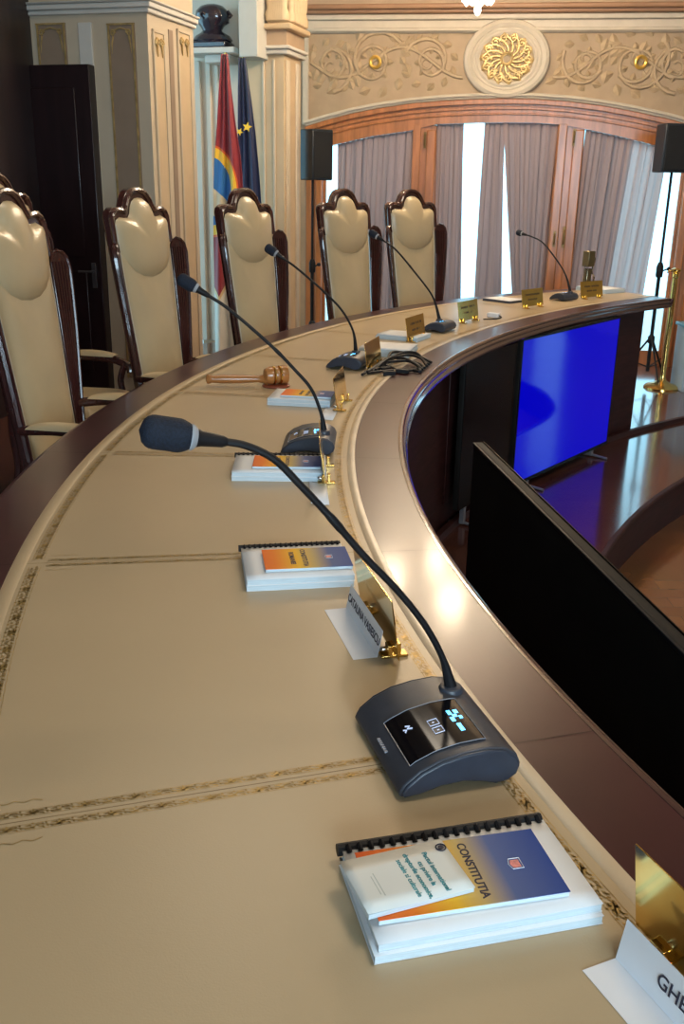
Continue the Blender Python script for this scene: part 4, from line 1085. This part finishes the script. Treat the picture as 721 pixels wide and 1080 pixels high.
mb = MB(); mb.tube([(.155,0,.310),(.190,0,.268),(.170,0,.252)], [.012,.016,.01], 8); mb.tube([(.13,.0,.225),(.160,0,.215),(.13,0,.205)], .012, 8); mb.build('face', M_BRONZE, bust)
mb = MB(); mb.tube(smooth_path([(-.02,-.115,.27),(-.04,-.125,.29),(-.06,-.12,.26),(-.035,-.12,.235)],4), .010, 7); mb.build('ear', M_BRONZE, bust)
# white block hanging over the blue flag
ua, zb_ = nich(252, 60, .34); ub, _ = nich(271.5, 60, .34)
mb = MB(); mb.box(ua, ub, -.34, -.003, zb_, CEILZ-.01); o = mb.build('wall_box', mat('pale grey paint', (.56,.55,.50), .5, var=.04), None, loc=tuple(NQ), rz=PRZ, bevel=.006)
tag(o, 'pale grey boxed-in casing above the blue flag', 'casing')

def flag_mat(name, base, kind):
    m = bpy.data.materials.new(name); m.use_nodes = True
    nt = m.node_tree; n = nt.nodes; b = n['Principled BSDF']; b.inputs['Roughness'].default_value = .45
    b.inputs['Sheen Weight'].default_value = .3
    tc = n.new('ShaderNodeTexCoord'); no = n.new('ShaderNodeTexNoise'); no.inputs['Scale'].default_value = 5
    nt.links.new(tc.outputs['Object'], no.inputs['Vector'])
    mx = n.new('ShaderNodeMixRGB'); mx.inputs[1].default_value = tuple(c*.8 for c in base)+(1,); mx.inputs[2].default_value = tuple(base)+(1,)
    nt.links.new(no.outputs['Fac'], mx.inputs[0]); last_ = mx.outputs[0]
    if kind == 'emblem':
        sx = n.new('ShaderNodeSeparateXYZ'); nt.links.new(tc.outputs['Object'], sx.inputs[0])
        def M(op, a, bb=None, c=None):
            q = n.new('ShaderNodeMath'); q.operation = op
            for i, v in enumerate((a, bb, c)):
                if v is None: continue
                if isinstance(v, (int, float)): q.inputs[i].default_value = v
                else: nt.links.new(v, q.inputs[i])
            return q.outputs[0]
        cx_, cz_ = EMB
        dx = M('MULTIPLY', M('SUBTRACT', sx.outputs[0], cx_), 1.0); dz = M('MULTIPLY', M('SUBTRACT', sx.outputs[2], cz_), .62)
        d = M('SQRT', M('ADD', M('MULTIPLY', dx, dx), M('MULTIPLY', dz, dz)))
        def layer(last_, fac, col):
            k = n.new('ShaderNodeMixRGB'); nt.links.new(fac, k.inputs[0]); nt.links.new(last_, k.inputs[1]); k.inputs[2].default_value = tuple(col)+(1,); return k.outputs[0]
        last_ = layer(last_, M('LESS_THAN', d, .245), (.70,.12,.02))
        last_ = layer(last_, M('LESS_THAN', d, .232), (.85,.52,.04))
        last_ = layer(last_, M('LESS_THAN', d, .180), (.02,.16,.46))
        # pale diagonal shape in the middle of the disc
        ins = M('LESS_THAN', d, .178)
        dg = M('ADD', M('MULTIPLY', dx, .9), M('MULTIPLY', dz, 1.0))
        wv = M('MULTIPLY', M('SINE', M('MULTIPLY', sx.outputs[2], 26.)), .018)
        bandf = M('LESS_THAN', M('ABSOLUTE', M('ADD', M('ADD', dg, .02), wv)), .075)
        last_ = layer(last_, M('MULTIPLY', ins, bandf), (.62,.52,.36))
        # white and gold lower hem
        hem = M('ADD', M('MULTIPLY', M('ABSOLUTE', M('SUBTRACT', sx.outputs[0], cx_+.05)), -1.9), M('SUBTRACT', sx.outputs[2], cz_-.92))
        last_ = layer(last_, M('LESS_THAN', hem, .0), (.66,.50,.26))
        last_ = layer(last_, M('LESS_THAN', hem, -.045), (.70,.66,.58))
    nt.links.new(last_, b.inputs['Base Color']); return m
def flag(pxs, Yd, label, m, nm='flag', stars=None):
    """pxs: list of (y, xl, xr) silhouettes in the photo"""
    rows = []
    for y, xl, xr in pxs:
        a = at_Y(xl, y, Yd); b = at_Y(xr, y, Yd); rows.append((a, b))
    c0 = rows[0][0].lerp(rows[0][1], .5)
    zbase = 0.
    root = empty('flag', (c0.x, c0.y, zbase), 0, label, 'flag', 'flags on poles behind the chairs')
    off = Vector((c0.x, c0.y, 0))
    def f(u, v):
        k = v*(len(rows)-1); i = min(int(k), len(rows)-2); t = k-i
        a = rows[i][0].lerp(rows[i+1][0], t)-off; b = rows[i][1].lerp(rows[i+1][1], t)-off
        p = a.lerp(b, u); w = (b-a).length
        p.y += -.10*w*sin(u*pi*3.3+.8*v)*(.6+.6*v) - .02*sin(u*17+v*6)
        return p
    mb = MB(); mb.grid(f, 40, 50); cl = mb.build('cloth', m, root, ang=180, solid=.004)
    mb = MB(); ztop = rows[0][0].z+.02
    mb.tube([(0,.10,.03),(0,.08,ztop)], .014, 8); mb.build('pole', M_GOLD, root)
    mb = MB(); mb.lathe([(.15,0),(.15,.02),(.05,.04),(.02,.06)], 20, c=(0,.10)); mb.build('pole_base', M_GOLD, root)
    if stars:
        for (x, y, s, rot) in stars:
            p = at_Y(x, y, Yd-.075)-off; mb = MB()
            pts = [(s*(1 if k % 2 == 0 else .42)*sin(pi*k/5+rot), s*(1 if k % 2 == 0 else .42)*cos(pi*k/5+rot)) for k in range(10)]
            mb.prism(pts, lambda u, v, w, p=p: (p.x+u, p.y+w, p.z+v), -.003, .003); mb.build('star', mat('star yellow', (.85,.60,.04), .5, var=.08), root)
    return root
FY = 8.95
p_ = at_Y(225, 202, FY); q_ = at_Y(236.5, 55, FY)
EMB = (p_.x-q_.x-.02, p_.z)
flag([(57,233,240),(90,231,243),(130,229,248),(170,226,254),(210,225,257),(250,225,258),(300,226,261),(345,227,268),(390,228,272)], FY,
     'burgundy flag with a blue and gold round emblem, left of the blue flag', flag_mat('burgundy flag cloth', (.30,.022,.035), 'emblem'))
flag([(61,251.5,258.5),(100,251,264),(140,251,269),(180,251.5,273),(220,252,276),(260,252,278),(330,252,282),(390,252,286)], FY+.34,
     'dark blue flag with yellow stars, right of the burgundy flag', flag_mat('dark blue flag cloth', (.005,.014,.075), 'plain'),
     stars=[(260.5,134,.047,.2),(252.5,139,.035,.5)])

# ================================================================== SECOND PILLAR
c2 = Vector((C2.x, C2.y, 0))
def c2f(x, y):
    d = ray(x, y); t = (c2-CAM).dot(pn)/d.dot(pn); p = CAM+d*t; return ((p-c2).dot(pd), p.z)
def c2r(x, y):
    d = ray(x, y); t = (c2-CAM).dot(pd)/d.dot(pd); p = CAM+d*t; return ((p-c2).dot(pn), p.z)
p2 = empty('pillar', tuple(c2), PRZ, 'cream pillar with ornate capital between the flags and the arched window', 'pillar')
xl = c2f(258, 100)[0]; yd = c2r(320.5, 100)[0]; ze = c2f(303, 54)[1]
sh_in = .05
mb = MB(); mb.box(xl, -sh_in, sh_in, yd+.05, 0, CEILZ); mb.build('shaft', M_PEACHL, p2, bevel=.006)
mb = MB(); mb.box(xl, 0.0, 0.0, yd+.05, ze-.02, ze+.02); mb.box(xl, .025, -.025, yd+.05, ze+.02, ze+.05); mb.build('lower_moulding', M_WHITE, p2, bevel=.01)
z1 = c2f(300, 31)[1]; mb = MB(); mb.box(xl, -.015, .015, yd+.05, ze+.05, z1); mb.build('frieze_band', M_PEACH, p2)
mb = MB(); mb.box(xl, .05, -.05, yd+.05, z1, z1+.05); mb.build('capital_base', M_PEACHL, p2, bevel=.015)
for k in range(7):
    u = xl+.30+(-xl-.30)*k/6
    mb = MB(); mb.lathe([(.02,z1+.05),(.05,z1+.07),(.055,z1+.12),(.035,z1+.17),(.045,z1+.25),(.05,z1+.42),(.04,z1+.5)], 12, c=(u-.03, -.02)); mb.build('baluster', M_PEACHL, p2)
for k in range(1, 6):
    v = yd*k/5.5; mb = MB(); mb.lathe([(.02,z1+.05),(.05,z1+.07),(.055,z1+.12),(.035,z1+.17),(.045,z1+.25),(.05,z1+.42),(.04,z1+.5)], 12, c=(.0, v)); mb.build('baluster', M_PEACHL, p2)
mb = MB(); mb.box(xl, .08, -.08, yd+.05, z1+.48, z1+.62); mb.build('capital_top', M_PEACHL, p2, bevel=.02)
for xa in (276, 287):
    u = c2f(xa, 100)[0]; mb = MB(); mb.box(u-.012, u+.012, sh_in-.014, sh_in+.002, .1, ze-.06); mb.build('reed', M_WALL, p2, bevel=.006)
u0, u1 = c2r(309, 100)[0], c2r(319, 100)[0]
for v, w_, mm in ((sh_in+.05,.02,M_WALL),(u0,.022,M_WALL),(u1-.03,.04,M_STONE)):
    mb = MB(); mb.box(-sh_in-.002, -sh_in+.018, v-w_, v+w_, .1, ze-.06); mb.build('reed', mm, p2, bevel=.008)

# ================================================================== LOUDSPEAKERS ON STANDS
def speaker_stand(loc, h, label, lab2, w, hh, d, rz, tilt=0., col=M_SPK):
    st = empty('speaker_stand', loc, rz, label, 'stand', 'tripod speaker stands')
    mb = MB(); mb.tube([(0,0,.12),(0,0,h*.55)], .018, 10); mb.tube([(0,0,h*.5),(0,0,h)], .013, 10); mb.build('pole', M_BLACK, st)
    mb = MB(); mb.lathe([(.03,h*.52),(.034,h*.53),(.034,h*.57),(.02,h*.59)], 12); mb.build('collar', M_BLACK, st); mb = MB(); mb.lathe([(.03,.40),(.034,.42),(.034,.46),(.02,.48)], 12); mb.build('leg_collar', M_BLACK, st)
    mb = MB(); mb.tube([(.03,0,h*.55),(.08,0,h*.56)], .008, 8); mb.lathe([(.018,0),(.018,.02)], 10, Matrix.Translation((.08,0,h*.56)) @ MX); mb.build('knob', M_BLACK, st)
    for k in range(3):
        a = 2*pi*k/3+.5; mb = MB(); mb.tube([(.02*cos(a),.02*sin(a),.44),(.30*cos(a),.30*sin(a),.014)], .010, 8); mb.tube([(.0,.0,.16),(.2*cos(a),.2*sin(a),.225)], .006, 6)
        l = mb.build('leg', M_BLACK, st); mb = MB(); mb.lathe([(.016,0),(.018,.01),(.014,.03)], 10, c=(.30*cos(a),.30*sin(a))); mb.build('rubber_foot', M_BLACK, l)
    sp_ = empty('loudspeaker', (loc[0], loc[1], loc[2]+h), rz, lab2, 'loudspeaker', 'loudspeakers on stands')
    mb = MB(); mb.prism([(-w/2,-d/2),(w/2,-d/2),(w*.36,d/2),(-w*.36,d/2)], lambda u, v, q: (u, v, q), 0, hh); mb.build('cabinet', col, sp_, bevel=.012)
    mb = MB(); mb.box(-w*.44, w*.44, -d/2-.008, -d/2+.002, hh*.05, hh*.95); mb.build('grille', mat('grille black', (.006,.007,.009), .7, var=.4, scale=200, bump=.5, bscale=300), sp_, bevel=.003)
    mb = MB(); mb.tube([(-w*.15,d/2,hh*.6),(-w*.15,d/2+.03,hh*.6),(w*.15,d/2+.03,hh*.6),(w*.15,d/2,hh*.6)], .008, 6); mb.build('rear_handle', M_BLACK, sp_)
a = at_Y(329, 300, 10.05); topz = at_Y(329, 190, 10.05).z
speaker_stand((a.x, a.y, WELL), topz-WELL, 'thin black tripod stand at the left jamb of the arched window', 'dark teal-black loudspeaker hanging by the pillar, left of the window', .27, .47, .30, .75)
a = at_Y(688, 345, 9.45); topz = at_Y(705, 182, 9.45).z
speaker_stand((a.x, a.y, WELL), topz-WELL, 'black tripod stand in front of the bright right window', 'black loudspeaker at the right edge of the photo, high on its stand', .36, .42, .30, 0.15)

# ================================================================== BRASS STANCHION, RIGHT EDGE OBJECTS
s0 = at_z(697, 409, WELL)
stn = empty('stanchion', tuple(s0), 0, 'polished brass rope stanchion standing past the end of the table', 'stanchion')
zt = at_Y(714, 283, s0.y).z-WELL
mb = MB(); mb.lathe([(.17,0),(.17,.012),(.15,.03),(.08,.05),(.04,.075),(.028,.11),(.026,.16)], 36); mb.build('weighted_base', M_GOLD, stn)
mb = MB(); mb.lathe([(.026,.15),(.026,zt-.09),(.034,zt-.08),(.034,zt-.05),(.026,zt-.04)], 24); mb.build('post', M_GOLD, stn)
mb = MB(); mb.lathe([(.026,zt-.04),(.046,zt-.025),(.048,zt-.01),(.03,zt),(.004,zt+.005)], 24); mb.tube([(0,0,zt-.03),(-.07,-.02,zt-.02),(-.09,-.02,zt-.04)], .008, 8); mb.build('cap', M_GOLD, stn)
bxp = at_z(722, 415, WELL)
pb = empty('pedestal_box', (bxp.x+.12, bxp.y+.2, WELL), 0, 'pale blue boxy pedestal sliver at the right edge beside the stanchion', 'pedestal')
hb = at_Y(716, 345, bxp.y).z-WELL
mb = MB(); mb.box(-.14,.30,-.15,.2,0,hb-.03); mb.build('body', M_PALEBOX, pb, bevel=.008)
mb = MB(); mb.box(-.155,.32,-.165,.22,hb-.03,hb); mb.build('top', mat('bright blue top', (.12,.42,.62), .3, var=.06), pb, bevel=.006)

# chrome clasp standing on far table behind the last gold plate
cp0 = P(5.83, -.652, TOP+.0014)
cl = empty('chrome_candle_holder', tuple(cp0), rot_out(-.65), 'upright chrome and brass holder behind the rightmost gold name plate', 'holder')
hc = at_Y(631, 265, cp0.y).z-TOP
mb = MB(); mb.box(-.035,.035,-.035,.035,0,.02); mb.build('foot', M_STEEL, cl, bevel=.004)
mb = MB(); mb.box(-.022,.022,-.026,.026,.02,hc*.62); mb.build('stem', mat('smoked brass', (.30,.24,.15), .2, metal=.9, var=.2), cl, bevel=.006)
mb = MB(); mb.box(-.032,.032,-.036,.036,hc*.66,hc); mb.build('head', mat('dark brass', (.24,.19,.10), .3, metal=.8, var=.2), cl, bevel=.006)
mb = MB(); mb.tube(smooth_path([(0,-.036,hc*.95),(0,-.075,hc*.8),(0,-.05,hc*.55),(0,-.085,hc*.4),(0,-.06,hc*.2),(0,-.036,hc*.15)],6), .006, 8); mb.tube([(0,.036,hc*.7),(0,.045,hc*.3),(0,.036,.02)], .005, 8); mb.build('side_loop', M_STEEL, cl)

# ================================================================== CHANDELIER
ch0 = at_Y(503, 17, 8.0)
chn = empty('chandelier', (ch0.x, ch0.y, ch0.z), 0, 'crystal chandelier whose lit drop hangs in at the top edge', 'chandelier')
mb = MB(); mb.lathe([(.001,0),(.018,.012),(.028,.035),(.024,.06),(.012,.10),(.006,.13)], 10); mb.build('crystal_drop', M_LAMPGL, chn, smooth=False)
mb = MB()
for k in range(10):
    a = 2*pi*k/10; x, y = .098*cos(a), .098*sin(a)
    mb.lathe([(.001,.070+.01*(k%2)),(.024,.095),(.030,.16),(.018,.24)], 8, c=(x, y))
mb.build('crystal_skirt', M_LAMPGL, chn, smooth=False)
mb = MB(); mb.lathe([(.02,.10),(.03,.14),(.11,.24),(.12,.27),(.05,.33),(.025,.45),(.04,.55),(.02,.65),(.012,.9),(.012,CEILZ-ch0.z)], 20); mb.build('stem', M_GOLD, chn)
for k in range(8):
    a = 2*pi*k/8; e = (.48*cos(a), .48*sin(a))
    mb = MB(); mb.tube(smooth_path([(.05*cos(a),.05*sin(a),.38),(.25*cos(a),.25*sin(a),.26),(.42*cos(a),.42*sin(a),.28),(e[0],e[1],.36)],6), .010, 8)
    mb.lathe([(.02,.36),(.045,.38),(.03,.385),(.014,.39),(.013,.47)], 12, c=e); arm = mb.build('arm', M_GOLD, chn)
    mb = MB(); mb.lathe([(.010,.47),(.020,.50),(.016,.53),(.002,.57)], 10, c=e); mb.build('candle_bulb', M_LAMPGL, arm)
    mb = MB(); mb.lathe([(.001,.22),(.014,.25),(.010,.30),(.002,.35)], 8, c=(e[0]*.98,e[1]*.98)); mb.build('crystal', M_LAMPGL, arm, smooth=False)

# ================================================================== REST OF THE ROOM SHELL
cl_ = MB(); cl_.add([(-5,-6,CEILZ),(13,-6,CEILZ),(13,13,CEILZ),(-5,13,CEILZ)], [(0,1,2,3)]); tag(cl_.build('ceiling', M_CEIL), kind='structure')
we = W0+WD*(S2+6)
wr = MB(); wr.add([(we.x,we.y,WELL),(we.x,-5,WELL),(we.x,-5,CEILZ),(we.x,we.y,CEILZ)], [(0,1,2,3)]); tag(wr.build('wall_right', M_PEACHL), kind='structure')
# front wall (behind the camera) with one tall window
wf = MB(); xa, xb = -2.9, we.x; wx0, wx1, wz0, wz1 = -.8, 2.8, .9, 3.3
for a, b, c, d in ((xa,wx0,LOW,CEILZ),(wx1,xb,LOW,CEILZ),(wx0,wx1,LOW,wz0),(wx0,wx1,wz1,CEILZ)):
    wf.add([(a,-4.5,c),(b,-4.5,c),(b,-4.5,d),(a,-4.5,d)], [(0,1,2,3)])
tag(wf.build('wall_front', M_PEACHL), kind='structure')
w3 = empty('window_3', (0,-4.5,0), 0, kind='structure')
mb = MB()
for a, b in ((wx0,wx0+.1),(.95,1.05),(wx1-.1,wx1)): mb.box(a,b,-.1,0,wz0,wz1)
mb.box(wx0,wx1,-.1,0,wz0,wz0+.1); mb.box(wx0,wx1,-.1,0,wz1-.1,wz1); mb.build('window_frame', M_ORANGEWOOD, w3)
mb = MB(); mb.box(wx0+.1,wx1-.1,-.06,-.055,wz0+.1,wz1-.1); mb.build('pane', M_GLASS, w3)

# ================================================================== LIGHT
w = bpy.data.worlds.new('World'); SC.world = w; w.use_nodes = True
nt = w.node_tree; bg = nt.nodes['Background']
bg.inputs[0].default_value = (.42,.80,1.,1); bg.inputs[1].default_value = 3.2
def area(name, loc, direction, sx, sy, power, color, portal=False):
    l = bpy.data.lights.new(name, 'AREA'); l.shape = 'RECTANGLE'; l.size = sx; l.size_y = sy; l.energy = power; l.color = color
    if portal: l.cycles.is_portal = True
    o = bpy.data.objects.new(name, l); COL.objects.link(o); o.location = loc
    o.rotation_euler = Vector(direction).to_track_quat('-Z', 'Z').to_euler(); return o
mid = W0+WD*(s_r/2)+WN*.35; area('portal', (mid.x, mid.y, 1.2), -WN, s_r, 3.2, 1, (1,1,1), True)
mid = W0+WD*(XW+.55)+WN*.35; area('portal', (mid.x, mid.y, 1.0), -WN, 1.2, 2.8, 1, (1,1,1), True)
area('window_daylight', (1.,-4.75,2.1), (0,1,-.05), 3.5, 2.3, 430, (.74,.88,1.))
def point(name, loc, power, color, r=.1):
    l = bpy.data.lights.new(name, 'POINT'); l.energy = power; l.color = color; l.shadow_soft_size = r
    o = bpy.data.objects.new(name, l); COL.objects.link(o); o.location = loc; return o
WARM = (1., .80, .56)
for k in range(4):
    a = 2*pi*k/4; point('chandelier_glow', (ch0.x+.5*cos(a), ch0.y+.5*sin(a), ch0.z+.62), 75, WARM, .12)
# unseen fill lights added under the ceiling to lift the ambient level
for x, y, p in ((1.2, 1.2, 42), (4.6, 5.2, 48), (-.6, 5.0, 22), (5.5, -.8, 30)):
    area('ceiling_fill', (x, y, CEILZ-.05), (0,0,-1), .9, .9, p, (1.,.86,.68))

# ================================================================== CAMERA
cam = bpy.data.cameras.new('Camera'); co_ = bpy.data.objects.new('Camera', cam); COL.objects.link(co_)
cam.sensor_fit = 'VERTICAL'; cam.sensor_height = 24.; cam.sensor_width = 24.*721/1080; cam.lens = 24.*FPX/1080; cam.clip_start = .02; cam.clip_end = 100
right = Vector((cr, -sr*sp, -sr*cp)); down = Vector((-sr, -cr*sp, -cr*cp)); fwd = Vector((0, cp, -sp))
# pixel vector (u,v): u' = cr*u - sr*v ; v' = sr*u + cr*v
R = Matrix(((right.x, -down.x, -fwd.x), (right.y, -down.y, -fwd.y), (right.z, -down.z, -fwd.z)))
co_.matrix_world = Matrix.Translation(CAM) @ R.to_4x4()
SC.camera = co_
SC.view_settings.view_transform = 'Standard'; SC.view_settings.look = 'None'; SC.view_settings.gamma = 1.; SC.view_settings.use_curve_mapping = False
SC.view_settings.exposure = 0.
SC.cycles.max_bounces = 8; SC.cycles.diffuse_bounces = 4; SC.cycles.glossy_bounces = 4; SC.cycles.transparent_max_bounces = 12
SC.cycles.sample_clamp_indirect = 6.; SC.cycles.use_denoising = True
SC.cycles.caustics_reflective = False; SC.cycles.caustics_refractive = False
